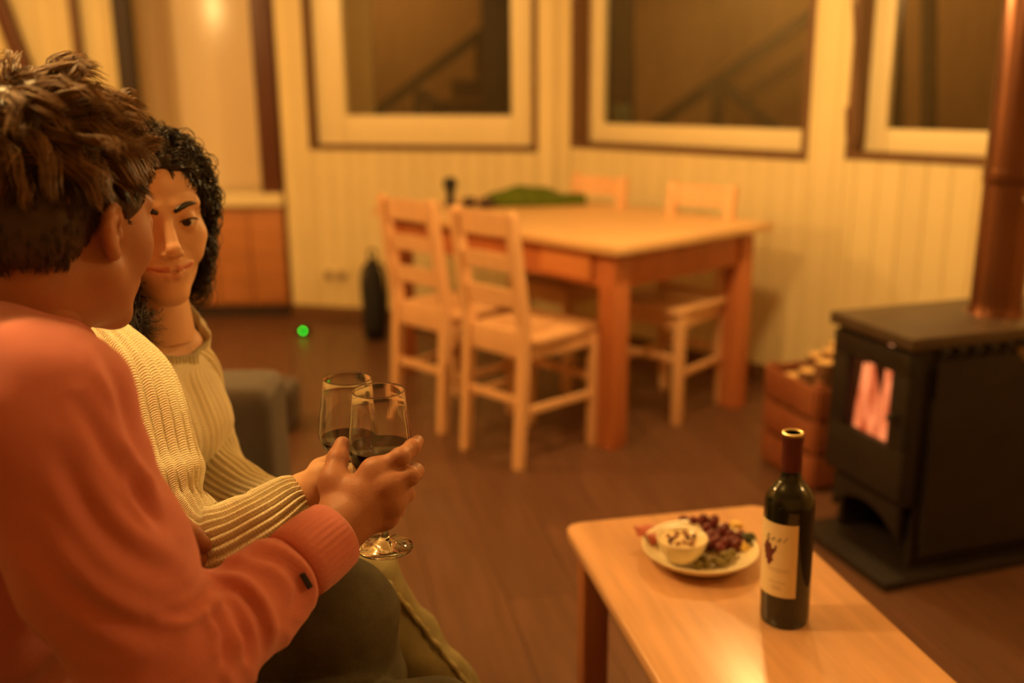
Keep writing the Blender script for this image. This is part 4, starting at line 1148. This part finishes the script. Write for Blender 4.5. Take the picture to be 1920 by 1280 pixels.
# ribbed cuff
def band(name, c, ax, r, ln, mat, parent, base, n=216, flare=.004, ribs=36, thick=.004):
    c, ax = Vector(c), Vector(ax).normalized(); x = ax.orthogonal().normalized(); y = ax.cross(x); rs = []
    prof = [(-.5, -.004), (-.48, 0), (-.25, .0015), (0, .002), (.25, .0012), (.46, 0), (.5, -.002), (.47, -thick - .002), (.2, -thick - .003)]
    for t, dr_ in prof:
        rs.append([c - Vector(base) + ax * (t * ln) + (x * math.cos(a) + y * math.sin(a)) * (r + dr_ - flare * t + (.0003 * math.cos(ribs * a) if abs(t) < .4 else 0)) for a in [k * 2 * PI / n for k in range(n)]])
    return MB().rings(rs, True, False, False).build(name, mat, parent, smooth=True)
axm = (Rw - Re).normalized()
cuffc = Rw + axm * -.030
band('cuff', cuffc, (axm + Vector((.05, 0, -.0))).normalized(), .0405, .066, M_sweat, man, MAN_B, flare=.001)
# collar band round the neck
cn = nb + Vector((.012, 0, .045)); cax = (mh_o - nb).normalized()
band('collar', cn, Vector((.35, .05, .93)), .0685, .022, M_sweat, man, MAN_B, flare=.012)
# small woven tag on the sleeve seam
_d = Vsw - np.array(CAM); _z = _d @ np.array(Fw); _k = np.hypot(960 + FPX * (_d @ np.array(Rt)) / _z - 574, 640 - FPX * (_d @ np.array(Up)) / _z - 1088) < 7
tg = at(574, 1088, float(_z[_k].min()) - .0005)
ta = (Rt * .45 - Up * .8 + Fw * .1).normalized(); tn = (-ray(589, 1090).normalized() + Rt * .25).normalized(); tn = (tn - ta * tn.dot(ta)).normalized()
o = MB().box((0, 0, 0), (.006, .003, .018), Matrix((ta.cross(tn), tn, ta)).transposed(), bev=.0006).build('sleeve_tag', pmat('black_woven_tag', (.02, .018, .018), .7, .1), man, autos=30)
o.location = tg - MAN_B
# jeans
jm = Sdf()
jm.ell((-.70, 1.12, .50), (.15, .20, .13), None, .04)
jm.chain([hipR, kneeR], [.098, .070], .03); jm.chain([kneeR, ankR], [.068, .052], .02)
JL = Sdf().chain([hipL, kneeL], [.095, .074], .03).chain([kneeL, ankL], [.072, .052], .02); jm.group(JL, .012)
V, Q = jm.poly((-.90, .85, .05), (.10, 1.42, .75), .0062); N_ = vnormals(V, Q)
nz = np.array([mnoise.noise(Vector((p[0] * 14, p[1] * 20, p[2] * 26))) for p in V]); V = relax(V + N_ * (nz * .006)[:, None], Q, 2, .4)
npmesh('jeans', V, Q, M_jean_m, man, MAN_B)
sp = spline([at(505, 1258, 1.19), at(575, 1222, 1.20), at(650, 1195, 1.225), at(715, 1190, 1.25)], 8)
for ank, nm in ((ankR, 'shoe'), (ankL, 'shoe')):
    s_ = Sdf().ell(ank + Vector((.07, 0, -.045)), (.13, .045, .04), None, .02).cone(ank + Vector((0, 0, -.03)), ank, .045, .042, .02)
    V, Q = s_.poly(tuple(ank + Vector((-.1, -.08, -.09))), tuple(ank + Vector((.24, .08, .06))), .008); V[:, 2] = np.maximum(V[:, 2], .004); npmesh(nm, V, Q, M_shoe, man, MAN_B)
# nails
camv = (CAM - mf[0][3]).normalized()
nail(mf[0][3], mf[0][2], Vector((.75, -.55, .3)), .0058, .012, M_nail, man, MAN_B)
nail(mf[1][2] + (mf[1][3] - mf[1][2]) * .5, mf[1][2], Vector((.9, -.1, .35)), .0058, .011, M_nail, man, MAN_B)
nail(mt_[3], mt_[2], Vector((-.75, -.45, .5)), .0066, .013, M_nail, man, MAN_B)
# hair: cap plus clumped strands
hy = [-.14, -.085, -.050, -.036, -.024, -.010, .004, .012, .018, .026, .032, .040, .055, .068, .14]
hz = [-.040, -.038, -.032, -.022, -.002, .026, .030, .026, .012, .012, .020, .028, .040, .066, .11]
def hair_cut(P): return (np.interp(P[..., 1], hy, hz).astype(np.float32) - P[..., 2]) * .55
hc = Sdf()
hc.ell((0, -.010, .046), (.0790, .1010, .090), k=.01)
hc.ell((0, -.022, .092), (.070, .085, .056), k=.03)
hc.ell((0, .026, .086), (.056, .042, .044), k=.03)
hc.ell((0, -.055, -.01), (.063, .053, .05), k=.03)
hc.cut(hair_cut)
V, Q = hc.poly((-.11, -.135, -.09), (.11, .12, .19), .004)
N_ = vnormals(V, Q)
nz = np.array([mnoise.noise(Vector(p) * 45) for p in V]); V2 = V + N_ * (nz * .004 * np.clip((V[:, 2] + .02) / .05, .1, 1))[:, None]
Vw = (np.array(MH) @ (V2 * MS).T).T + np.array(mh_o)
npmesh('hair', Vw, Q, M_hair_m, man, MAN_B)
outer = np.nonzero((np.abs(hair_cut(V)) > .0005) | (V[:, 2] > .03))[0]
def man_hair(pool, nst, seed, top_fn, ncl):
    rng = np.random.default_rng(seed)
    ids = rng.choice(pool, nst); R0 = V[ids] - N_[ids] * .004; n0 = N_[ids]
    crown = np.array((0.015, -.075, .150))
    flow = R0 - crown; flow -= (flow * n0).sum(1)[:, None] * n0; flow /= np.linalg.norm(flow, axis=1)[:, None] + 1e-6
    swirl = np.cross(n0, flow)
    top = top_fn(R0)
    dirn = n0 * (.14 + .62 * top)[:, None] + flow * (1.0 - .25 * top)[:, None] + swirl * (.35 * top)[:, None] + np.array((0, .0, -.35)) * (1 - top)[:, None] + np.array((0, .10, .15)) * top[:, None]
    cc = rng.choice(nst, ncl); D = ((R0[:, None, :] - R0[cc][None, :, :]) ** 2).sum(2); own = cc[D.argmin(1)]
    cn_ = rng.normal(0, 1, (nst, 3))
    dirn += cn_[own] * (.10 + .48 * top)[:, None] + rng.normal(0, .10, (nst, 3)); dirn /= np.linalg.norm(dirn, axis=1)[:, None]
    ln = (.013 + .034 * top) * rng.uniform(.7, 1.25, nst) * (1 + .35 * cn_[own][:, 0] * top * .6)
    ln = ln * (1 - .70 * np.clip((R0[:, 1] + .01) / .05, 0, 1)); ln = np.clip(ln, .008, .060)
    tip = R0 + dirn * ln[:, None]; ctip = R0[own] + dirn[own] * ln[own][:, None]
    tip = tip * .35 + ctip * .65 + rng.normal(0, .0014, (nst, 3))
    m = 8; t = np.linspace(0, 1, m)[None, :, None]
    bend = flow * (ln * .35)[:, None] + np.array((0, 0, -1)) * (ln * .35 * top)[:, None]
    P = R0[:, None, :] * (1 - t) + tip[:, None, :] * t + n0[:, None, :] * (ln * .30)[:, None, None] * (t * (1 - t) * 2)
    P = P + bend[:, None, :] * (t ** 2) * .6
    wv = np.sin(t * PI * (1.4 + np.abs(cn_[own][:, None, 1:2])) + cn_[own][:, None, 2:3] * 2) * (ln * .10 * top)[:, None, None]
    P = P + swirl[:, None, :] * wv
    return (np.einsum('ij,nmj->nmi', np.array(MH), P * MS) + np.array(mh_o)), rng.uniform(.0004, .0008, nst)
tf_ = lambda R0: np.clip((R0[:, 2] - .035) / .05, 0, 1)
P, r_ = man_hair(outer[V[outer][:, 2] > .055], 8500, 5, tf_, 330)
strands('hair_strands', None, P, r_, pmat('lit_top_hair', (.25, .14, .065), .42, .35, 60, 0, 1, .5), man, MAN_B)  # lamplit top put into the colour: strands paler than the sides
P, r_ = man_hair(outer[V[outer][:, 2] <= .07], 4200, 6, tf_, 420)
strands('hair_strands', None, P, r_, M_hair_m, man, MAN_B)  # sides and back hold their shade in this darker colour
# eyebrow hairs (right one just shows past the temple)
for s in (1, -1):
    rs = [mw((s * x, surf_y(hs_, s * x, .037 + .004 * math.sin(x * 60)) + .0005, .037 + .004 * math.sin(x * 60))) for x in (.014, .022, .03, .038, .046)]
    MB().tube([q - MAN_B for q in rs], [.002, .0034, .0034, .003, .0015], 6).build('eyebrow', M_hair_m, man, smooth=True)
    MB().ellip(mw((s * .0315, .0765, .011)) - MAN_B, (.013,) * 3).build('eye', M_eyew, man, smooth=True)

# ------------------------------------------------------------------ woman
WOM_B = Vector((-.62, 1.42, 0))
WF = Vector((.56, -.828, -.02)).normalized()
WH = frame3(WF, roll=.02, pitch=.0)
eyem = at(311, 420, 1.365); wh_o = eyem - WH @ Vector((0, .086, .011))
def ww(p): return wh_o + WH @ Vector(p)
wRs, wLs = at(222, 715, 1.25), at(342, 660, 1.50)
wn = at(306, 645, 1.475)
nl = WH.transposed() @ (wn - wh_o)
ws = head_sdf(False, nl, .044)
V, Q = ws.poly((-.105, -.125, -.17), (.105, .135, .135), .0019)
V = relax(V, Q, 1, .3)
lm = lipmask(V)
wcol = np.tile(np.array(SKW), (len(V), 1)); wcol = wcol * (1 - lm[:, None]) + np.array((.58, .18, .125)) * lm[:, None]
Vw = (np.array(WH) @ V.T).T + np.array(wh_o); parts = [(Vw, Q, wcol)]
# right hand on the stem of her glass
wf_ = [A((600, 888, 1.235), (626, 884, 1.235), (645, 886, 1.268), (640, 893, 1.296)),
       A((601, 905, 1.232), (627, 904, 1.232), (646, 906, 1.265), (638, 912, 1.294)),
       A((598, 923, 1.234), (622, 925, 1.235), (642, 925, 1.264), (636, 929, 1.290)),
       A((593, 940, 1.238), (614, 944, 1.240), (632, 944, 1.264), (630, 946, 1.284))]
wt_ = A((578, 902, 1.268), (601, 880, 1.288), (622, 866, 1.298), (640, 856, 1.292))
wsd = hand_sdf(at(565, 930, 1.252), .028, wf_, wt_, .009, .86)
wsd.cone(at(545, 942, 1.25), at(566, 930, 1.252), .024, .023, .015)
lo, hi = bbox(sum(wf_, []) + wt_ + [at(545, 942, 1.25)], .03)
V, Q = wsd.poly(lo, hi, .0020); V = relax(V, Q, 1, .4); parts.append((V, Q, np.tile(np.array(SKW), (len(V), 1))))
# torso etc.
tfw = Vector((.93, -.36, 0)).normalized(); trw = Vector((tfw.y, -tfw.x, 0)); RW = np.array(Matrix((tfw, trw, Vector((0, 0, 1)))).transposed())
wE, wW = at(350, 1015, 1.195), at(572, 932, 1.252)
wLe = at(398, 880, 1.53); wLw = at(560, 955, 1.40)
wh1, wh2 = Vector((-.62, 1.33, .48)), Vector((-.62, 1.52, .48)); wk1, wk2 = at(664, 1100, 1.49), at(640, 1085, 1.62)
wa1, wa2 = at(888, 1365, 1.62), Vector((-.10, 1.62, .08))
bs = Sdf()
bs.ell(wn + Vector((-.055, -.02, -.112)), (.070, .10, .115), RW, .03); bs.ell((-.60, 1.42, .60), (.09, .14, .17), RW, .04)
bs.cone(wn + Vector((0, 0, -.03)), ww((0, -.035, -.06)), .046, .040, .03); bs.cone(wRs + Vector((-.03, .03, -.02)), wLs + Vector((-.02, -.03, -.02)), .03, .03, .05)
bs.chain([wRs, wE, wW], [.036, .024, .018], .02); bs.chain([wLs, wLe, wLw], [.036, .026, .018], .02)
bs.chain([wh1, wk1, wa1], [.07, .045, .03], .03); bs.chain([wh2, wk2, wa2], [.07, .045, .03], .03)
V, Q = bs.poly((-.78, 1.10, .05), (.12, 1.75, 1.02), .007); V = relax(V, Q, 1); parts.append((V, Q, np.tile(np.array(SKW), (len(V), 1))))
woman = finish_body('person', parts, WOM_B, 'dark-haired woman in a cream knit sweater, smiling and holding a glass of red wine', SKW)
for s in (-1, 1):
    c = ww((s * .0315, .0765, .011))
    e = MB().ellip((0, 0, 0), (.0126,) * 3, u=24, v=16).build('eye', M_eyew, woman, smooth=True, loc=c - WOM_B)
    gz = (WH @ Vector((.32 if s < 0 else .30, 1, -.02))).normalized()          # gaze toward the man
    zq = Vector((0, 0, 1)).rotation_difference(gz)
    i_ = MB().lathe([(.0062, .0110), (.0060, .0116), (.0040, .0124), (.0, .0130)], 20, cap0=False, cap1=False).build('iris', M_iris, e, smooth=True); i_.rotation_mode = 'QUATERNION'; i_.rotation_quaternion = zq
    P_ = []
    for k in range(9):
        x = .011 + .036 * k / 8; z = .0275 + .0075 * math.sin(PI * (k / 8 * .72)) + .001 * k / 8
        P_.append(ww((s * x, surf_y(ws, s * x, z) + .0002, z)) - WOM_B)
    MB().tube(P_, [.0026, .0038, .0042, .0042, .0040, .0036, .0030, .0022, .0008], 8).build('eyebrow', M_hair_w, woman, smooth=True)
    P_ = []
    for k in range(9):
        x = s * (.0315 + .0145 * (k / 4 - 1)); t = k / 4 - 1; z = .0105 + .0052 * math.sqrt(max(0, 1 - t * t)) + (.0016 * t if True else 0)
        P_.append(ww((x, .0765 + math.sqrt(max(1e-6, .0146 ** 2 - (.0145 * t) ** 2 * .85 - (z - .011) ** 2)) + .0002, z)) - WOM_B)
    MB().tube(P_, [.0004, .0007, .0009, .0010, .0010, .0010, .0010, .0010, .0006], 6).build('eyelashes', M_hair_w, woman, smooth=True)

# knit sweater: lofted torso and sleeves with rib relief and UVs
M_knit = knit_mat('cream_rib_knit', (.90, .82, .58), 84, 170)
M_knit_s = knit_mat('cream_rib_knit_sleeve', (.90, .82, .58), 30, 150)
def loft(name, rings, mat, parent, base, uvlen, close_u=True):
    m, n = len(rings), len(rings[0]); V = np.array([[tuple(p) for p in r] for r in rings]).reshape(-1, 3)
    id_ = np.arange(m * n).reshape(m, n); Q = np.stack([id_[:-1, :-1], id_[:-1, 1:], id_[1:, 1:], id_[1:, :-1]], -1).reshape(-1, 4)
    uv = np.stack(np.meshgrid(np.linspace(0, uvlen, m), np.linspace(0, 1, n), indexing='ij')[::-1], -1).reshape(-1, 2)
    return npmesh(name, V, Q, mat, parent, base, uv=uv)
def interp(keys, t):
    ts = [k[0] for k in keys]
    return [float(np.interp(t, ts, [k[i] for k in keys])) for i in range(1, len(keys[0]))]
def smooth_keys(keys, n):
    out = []
    K = [np.array(k, float) for k in keys]
    P = [2 * K[0] - K[1]] + K + [2 * K[-1] - K[-2]]
    for i in range(1, len(P) - 2):
        for j in range(n):
            t = j / n; a, b, c, d = P[i - 1], P[i], P[i + 1], P[i + 2]
            out.append(.5 * (2 * b + (c - a) * t + (2 * a - 5 * b + 4 * c - d) * t * t + (3 * b - a - 3 * c + d) * t ** 3))
    out.append(K[-1]); return out
# key rings: centre x,y,z, half depth front, half depth back, half width, tilt (front lowered)
keys = [(-.625, 1.42, .46, .135, .13, .175, 0), (-.62, 1.42, .55, .135, .125, .17, 0), (-.61, 1.42, .64, .125, .115, .158, 0), (-.592, 1.415, .73, .128, .11, .152, 0),
        (-.586, 1.405, .80, .142, .105, .150, 0), (-.580, 1.40, .86, .130, .10, .148, .005), (-.568, 1.395, .905, .104, .095, .142, .012), (wn.x - .038, wn.y + .005, .938, .084, .078, .122, .025),
        (wn.x - .024, wn.y + .002, .962, .076, .068, .096, .045), (wn.x - .014, wn.y, .978, .072, .060, .078, .062), (wn.x - .012, wn.y, .975, .069, .056, .073, .066), (wn.x - .012, wn.y, .960, .067, .054, .071, .066)]
rings = []
NA = 505
for kx in smooth_keys(keys, 7):
    cx, cy, cz, fd, bd, hw_, tl = kx; r = []
    for j in range(NA):
        a = 2 * PI * j / (NA - 1) + PI
        ca, sa = math.cos(a), math.sin(a); f_ = (fd if ca > 0 else bd) * ca; s_ = hw_ * math.copysign(abs(sa) ** .9, sa)
        bust = .018 * math.exp(-((cz - .80) / .05) ** 2) * max(0, ca) * (1 - .6 * math.exp(-(sa / .3) ** 2)) if True else 0
        nse = mnoise.noise(Vector((ca * 2.2, sa * 2.2, cz * 9))) * .008 + mnoise.noise(Vector((ca * 5, sa * 5, cz * 14 + 5))) * .005
        rib = .0022 * abs(math.sin(a * 42))
        k_ = 1 + (nse + rib) / max(.05, math.hypot(f_, s_))
        p_ = Vector((cx, cy, cz - tl * ca - .02 * nse)) + tfw * (f_ * k_ + bust) + trw * (s_ * k_)
        r.append(p_)
    rings.append(r)
loft('sweater', rings, M_knit, woman, WOM_B, 1.0)
def sleeve(name, pts, rads, n=331, ribs=30, per=10, amp=.0055, foldat=None, seed=0):
    P_ = spline(pts, per); rr = []
    for i in range(len(pts) - 1):
        for k in range(per):
            t = k / per; t = t * t * (3 - 2 * t) if False else t; rr.append(rads[i] * (1 - t) + rads[i + 1] * t)
    rr.append(rads[-1])
    L = [0.0]
    for i in range(1, len(P_)): L.append(L[-1] + (P_[i] - P_[i - 1]).length)
    # resample densely
    M_ = 110; rs = []; x = None
    Pa = np.array([tuple(p) for p in P_])
    for i in range(M_ + 1):
        s_ = L[-1] * i / M_; p = Vector([float(np.interp(s_, L, Pa[:, a])) for a in range(3)]); r = float(np.interp(s_, L, rr))
        s2 = min(L[-1], s_ + .012); s1 = max(0, s_ - .012)
        t = Vector([float(np.interp(s2, L, Pa[:, a]) - np.interp(s1, L, Pa[:, a])) for a in range(3)]).normalized()
        if x is None: x = t.orthogonal().normalized()
        else: x = (x - t * x.dot(t)).normalized()
        y = t.cross(x); row = []
        for j in range(n):
            a = 2 * PI * j / (n - 1)
            rib = amp * (abs(math.sin(a * ribs / 2)) ** .8)
            nse = mnoise.noise(Vector((math.cos(a) * 1.5 + seed, math.sin(a) * 1.5, s_ * 14))) * .007
            fd = 0
            if foldat:
                for (fs, fw, fa) in foldat: fd += fa * math.exp(-((s_ - fs - .012 * math.sin(a + seed)) / fw) ** 2)
            row.append(p + (x * math.cos(a) + y * math.sin(a)) * (r - amp * .5 + rib + nse * (1 if s_ < L[-1] - .05 else .3) + fd))
        rs.append(row)
    # turn the hem inward
    last = rs[-1]; c = sum(last, Vector()) / n
    rs.append([c + (q - c) * .90 + (c - P_[-2]) * .04 for q in last]); rs.append([c + (q - c) * .84 - t * .012 for q in last])
    return loft(name, rs, M_knit_s, woman, WOM_B, 1.0)
sleeve('sleeve', [wRs + Vector((-.05, .05, .02)), wRs + Vector((0, .01, -.02)), at(266, 850, 1.235), at(305, 975, 1.205), at(380, 1036, 1.195), at(480, 992, 1.215), at(545, 945, 1.245), at(566, 933, 1.252)],
       [.062, .068, .064, .058, .052, .047, .036, .030], foldat=[(.20, .016, .004), (.235, .014, -.003), (.33, .016, .004)])
sleeve('sleeve', [wLs + Vector((-.05, -.05, -.01)), wLs + Vector((-.01, .0, -.03)), at(360, 790, 1.55), at(392, 870, 1.53), at(462, 930, 1.47), at(545, 955, 1.40)], [.05, .055, .052, .050, .042, .032], seed=4)
# jeans
jw_ = Sdf(); jw_.ell((-.63, 1.42, .50), (.14, .18, .12), None, .04)
jw_.group(Sdf().chain([wh1, wk1], [.088, .066], .03).chain([wk1, wa1], [.064, .052], .02), .015)
jw_.group(Sdf().chain([wh2, wk2], [.088, .064], .03).chain([wk2, wa2], [.062, .05], .02), .012)
V, Q = jw_.poly((-.80, 1.15, .06), (.20, 1.78, .70), .0065); N_ = vnormals(V, Q)
nz = np.array([mnoise.noise(Vector((p[0] * 20, p[1] * 20, p[2] * 24))) for p in V]); V = relax(V + N_ * (nz * .008)[:, None], Q, 1, .4)
npmesh('jeans', V, Q, M_jean, woman, WOM_B)
la = (wa1 - wk1).normalized(); ln_ = (Rt * .75 + Up * .30 - Fw * .55); ln_ = (ln_ - la * ln_.dot(la)).normalized()
sm = [wk1.lerp(wa1, t) + ln_ * (.066 - .012 * t + .0015 * math.sin(t * 47)) - WOM_B for t in [k / 40 * .95 for k in range(41)]]
MB().tube(sm, [.0045 + .0012 * math.sin(k * 1.9) for k in range(41)], 8).build('leg_seam', pmat('olive_seam', (.40, .34, .17), .9, .15, 40, .3, 300), woman, smooth=True)
for ank in (wa1, wa2):
    s_ = Sdf().ell(ank + Vector((.07, 0, -.045)), (.12, .04, .036), None, .02).cone(ank + Vector((0, 0, -.03)), ank, .04, .038, .02)
    V, Q = s_.poly(tuple(ank + Vector((-.1, -.08, -.09))), tuple(ank + Vector((.24, .08, .06))), .008); V[:, 2] = np.maximum(V[:, 2], .004); npmesh('shoe', V, Q, M_shoe, woman, WOM_B)
print('woman knees', wk1, wk2, wa1)
# hair: cap plus curly locks
hy2 = [-.14, -.06, -.03, -.005, .012, .022, .035, .05, .062, .072, .14]
hz2 = [-.10, -.10, -.085, -.06, -.045, -.02, .030, .058, .072, .083, .13]
def hair_cut2(P): return (np.interp(P[..., 1], hy2, hz2).astype(np.float32) - P[..., 2]) * .55
hc = Sdf(); hc.ell((0, -.010, .044), (.082, .104, .090), k=.01); hc.ell((0, -.03, .0), (.080, .085, .09), k=.02); hc.ell((0, -.05, -.06), (.07, .06, .06), k=.03); hc.cut(hair_cut2)
V, Q = hc.poly((-.12, -.15, -.14), (.12, .13, .16), .004); N_ = vnormals(V, Q)
nz = np.array([mnoise.noise(Vector(p) * 50) for p in V]); V2 = V + N_ * (nz * .006)[:, None]
npmesh('hair', (np.array(WH) @ V2.T).T + np.array(wh_o), Q, M_hair_w, woman, WOM_B)
rng = np.random.default_rng(11)
outer = np.nonzero((np.abs(hair_cut2(V)) > .001) | (V[:, 2] > .02))[0]
def curls(n, m, seed, lenf, sel=None, bundles=4, turns=(1.5, 3.5), hr=(.004, .009), dv=None):
    rng = np.random.default_rng(seed); pool = outer if sel is None else outer[sel(V[outer])]
    ids = rng.choice(pool, n); R0, n0 = V[ids] - N_[ids] * .003, N_[ids]; out, rad = [], []
    for i in range(n):
        p, nn = R0[i], n0[i]; side = math.copysign(1, p[0]); L = lenf(p, rng); top = np.clip((p[2] - .0) / .12, 0, 1)
        d = np.array((side * .25, -.55, -.75)) if p[1] < .02 else np.array((side * .55, -1.0, .05));
        if p[1] > .02 and dv is None: L = L * .7
        if dv is not None: d = np.array(dv) + rng.normal(0, .22, 3)
        d = d - nn * min(0, d @ nn); d -= nn * (d @ nn) * .8; d /= np.linalg.norm(d)
        t = np.linspace(0, 1, m); tn = rng.uniform(*turns); h0 = rng.uniform(*hr); ph = rng.uniform(0, 6.28)
        g = np.array((0, -.1, -1.0)) if p[1] < .02 else np.array((side * .3, -.6, -.25))
        c = p[None] + (d * (1 - .5 * t[:, None]) * L * t[:, None]) + g * (L * .55 * t[:, None] ** 2) + nn * (.012 * np.sin(PI * np.clip(t * 1.0, 0, 1))[:, None])
        u = np.cross(d, nn); u /= np.linalg.norm(u)
        for b in range(bundles):
            p2 = ph + rng.normal(0, .9); rr = h0 * rng.uniform(.5, 1.4) * np.clip(t * 4, 0, 1) * (1 + .15 * b)
            q = c + (np.cos(tn * 2 * PI * t + p2) * rr)[:, None] * nn + (np.sin(tn * 2 * PI * t + p2) * rr)[:, None] * u + rng.normal(0, .0028, 3) * np.clip(t * 3, 0, 1)[:, None]
            out.append(q); rad.append(rng.uniform(.00045, .0009))
    P = np.array(out); return np.einsum('ij,nmj->nmi', np.array(WH), P) + np.array(wh_o), np.array(rad)
P, r_ = curls(700, 18, 2, lambda p, g: g.uniform(.04, .09), None, 7, (.8, 2.2), (.002, .006))
strands('hair_curls', None, P, r_, M_hair_w, woman, WOM_B, 3)
P, r_ = curls(170, 34, 3, lambda p, g: g.uniform(.07, .135), lambda q: (q[:, 0] > .045) & (q[:, 2] < .03), 7, (2.0, 4.5), (.004, .011), (.38, .62, -.9))
strands('hair_curls', None, P, r_, M_hair_w, woman, WOM_B, 3)
def guided(n, m, seed, bundles=6):
    """locks falling from beside the right ear forward over the right shoulder"""
    rng = np.random.default_rng(seed); out, rad = [], []
    for i in range(n):
        r0 = ww((.075 + rng.uniform(-.012, .004), rng.uniform(-.05, .02), rng.uniform(-.05, .02)))
        e = at(rng.uniform(172, 306), rng.uniform(590, 668), rng.uniform(1.285, 1.35))
        mid = at(rng.uniform(195, 252), rng.uniform(530, 580), rng.uniform(1.35, 1.42))
        c = np.array([tuple(q) for q in spline([r0, mid, e], m // 2)])[:m + 1]; mm = len(c); t = np.linspace(0, 1, mm)
        T = np.gradient(c, axis=0); T /= np.linalg.norm(T, axis=1)[:, None]; u = np.cross(T, np.array((.3, .9, .2))); u /= np.linalg.norm(u, axis=1)[:, None]; v = np.cross(T, u)
        tn, h0, ph = rng.uniform(2, 4.5), rng.uniform(.004, .010), rng.uniform(0, 6.28)
        for b in range(bundles):
            p2 = ph + rng.normal(0, .8); rr = (h0 * rng.uniform(.6, 1.4) * np.clip(t * 3, 0, 1))[:, None]
            out.append(c + np.cos(tn * 2 * PI * t + p2)[:, None] * rr * u + np.sin(tn * 2 * PI * t + p2)[:, None] * rr * v + rng.normal(0, .003, 3) * np.clip(t * 3, 0, 1)[:, None]); rad.append(rng.uniform(.0005, .0009))
    return np.array(out), np.array(rad)
P, r_ = guided(110, 36, 8)
strands('hair_curls', None, P, r_, M_hair_w, woman, WOM_B, 3)
P, r_ = curls(46, 30, 4, lambda p, g: g.uniform(.06, .12), lambda q: (q[:, 0] < -.03) & (q[:, 2] < .05) & (q[:, 1] > -.06), 7, (1.5, 3.5), (.004, .009))
strands('hair_curls', None, P, r_, M_hair_w, woman, WOM_B, 3)

# ------------------------------------------------------------------ wine glasses
M_glass = glass_mat('clear_glass'); M_wine = pmat('red_wine', (.010, .0010, .0014), .03, .1, spec=.3)
GO = [(.0, .0), (.033, .0), (.0345, .0012), (.034, .0028), (.018, .0058), (.009, .010), (.0055, .016), (.0042, .026), (.0038, .050), (.0040, .074), (.0062, .088), (.014, .0945), (.025, .1015), (.0335, .111), (.0385, .124), (.0386, .132), (.0365, .155), (.0337, .178), (.0309, .2012), (.0311, .2022), (.0311, .2032), (.0306, .2038),
      (.0301, .2032), (.0300, .2022), (.0301, .2012), (.0328, .178), (.0356, .155), (.0377, .132), (.0376, .1245), (.0327, .1122), (.0245, .1032), (.0135, .0968), (.005, .0945), (.0, .0942)]
def wine_glass(top, lvl, label, tilt):
    b = top - Vector((0, 0, .2035))
    g_ = empty('wine_glass', b, 0, label, 'wine glass'); g_.rotation_euler = tilt
    MB().lathe(GO, 56, cap0=False, cap1=False).build('glass', M_glass, g_, smooth=True)
    zin = [q for q in GO[22:]][::-1]; pr_ = [(r, z) for r, z in zin if z < lvl]; 
    rl = float(np.interp(lvl, [z for r, z in zin], [r for r, z in zin]))
    pr_ = [(max(.0001, r + .0002), z - .0001) for r, z in pr_] + [(rl + .0002, lvl), (rl - .001, lvl - .0004), (.0001, lvl - .0005)]
    MB().lathe(pr_, 48, cap0=False, cap1=False).build('wine', M_wine, g_, smooth=False, autos=40)
    return g_
wine_glass(at(709, 731, 1.172), .1335, 'glass of red wine held in the hand of the man', (0, 0, 0))
wine_glass(at(643, 708, 1.285), .122, 'glass of red wine held by the woman, behind the other glass', (0, math.radians(1.5), 0))
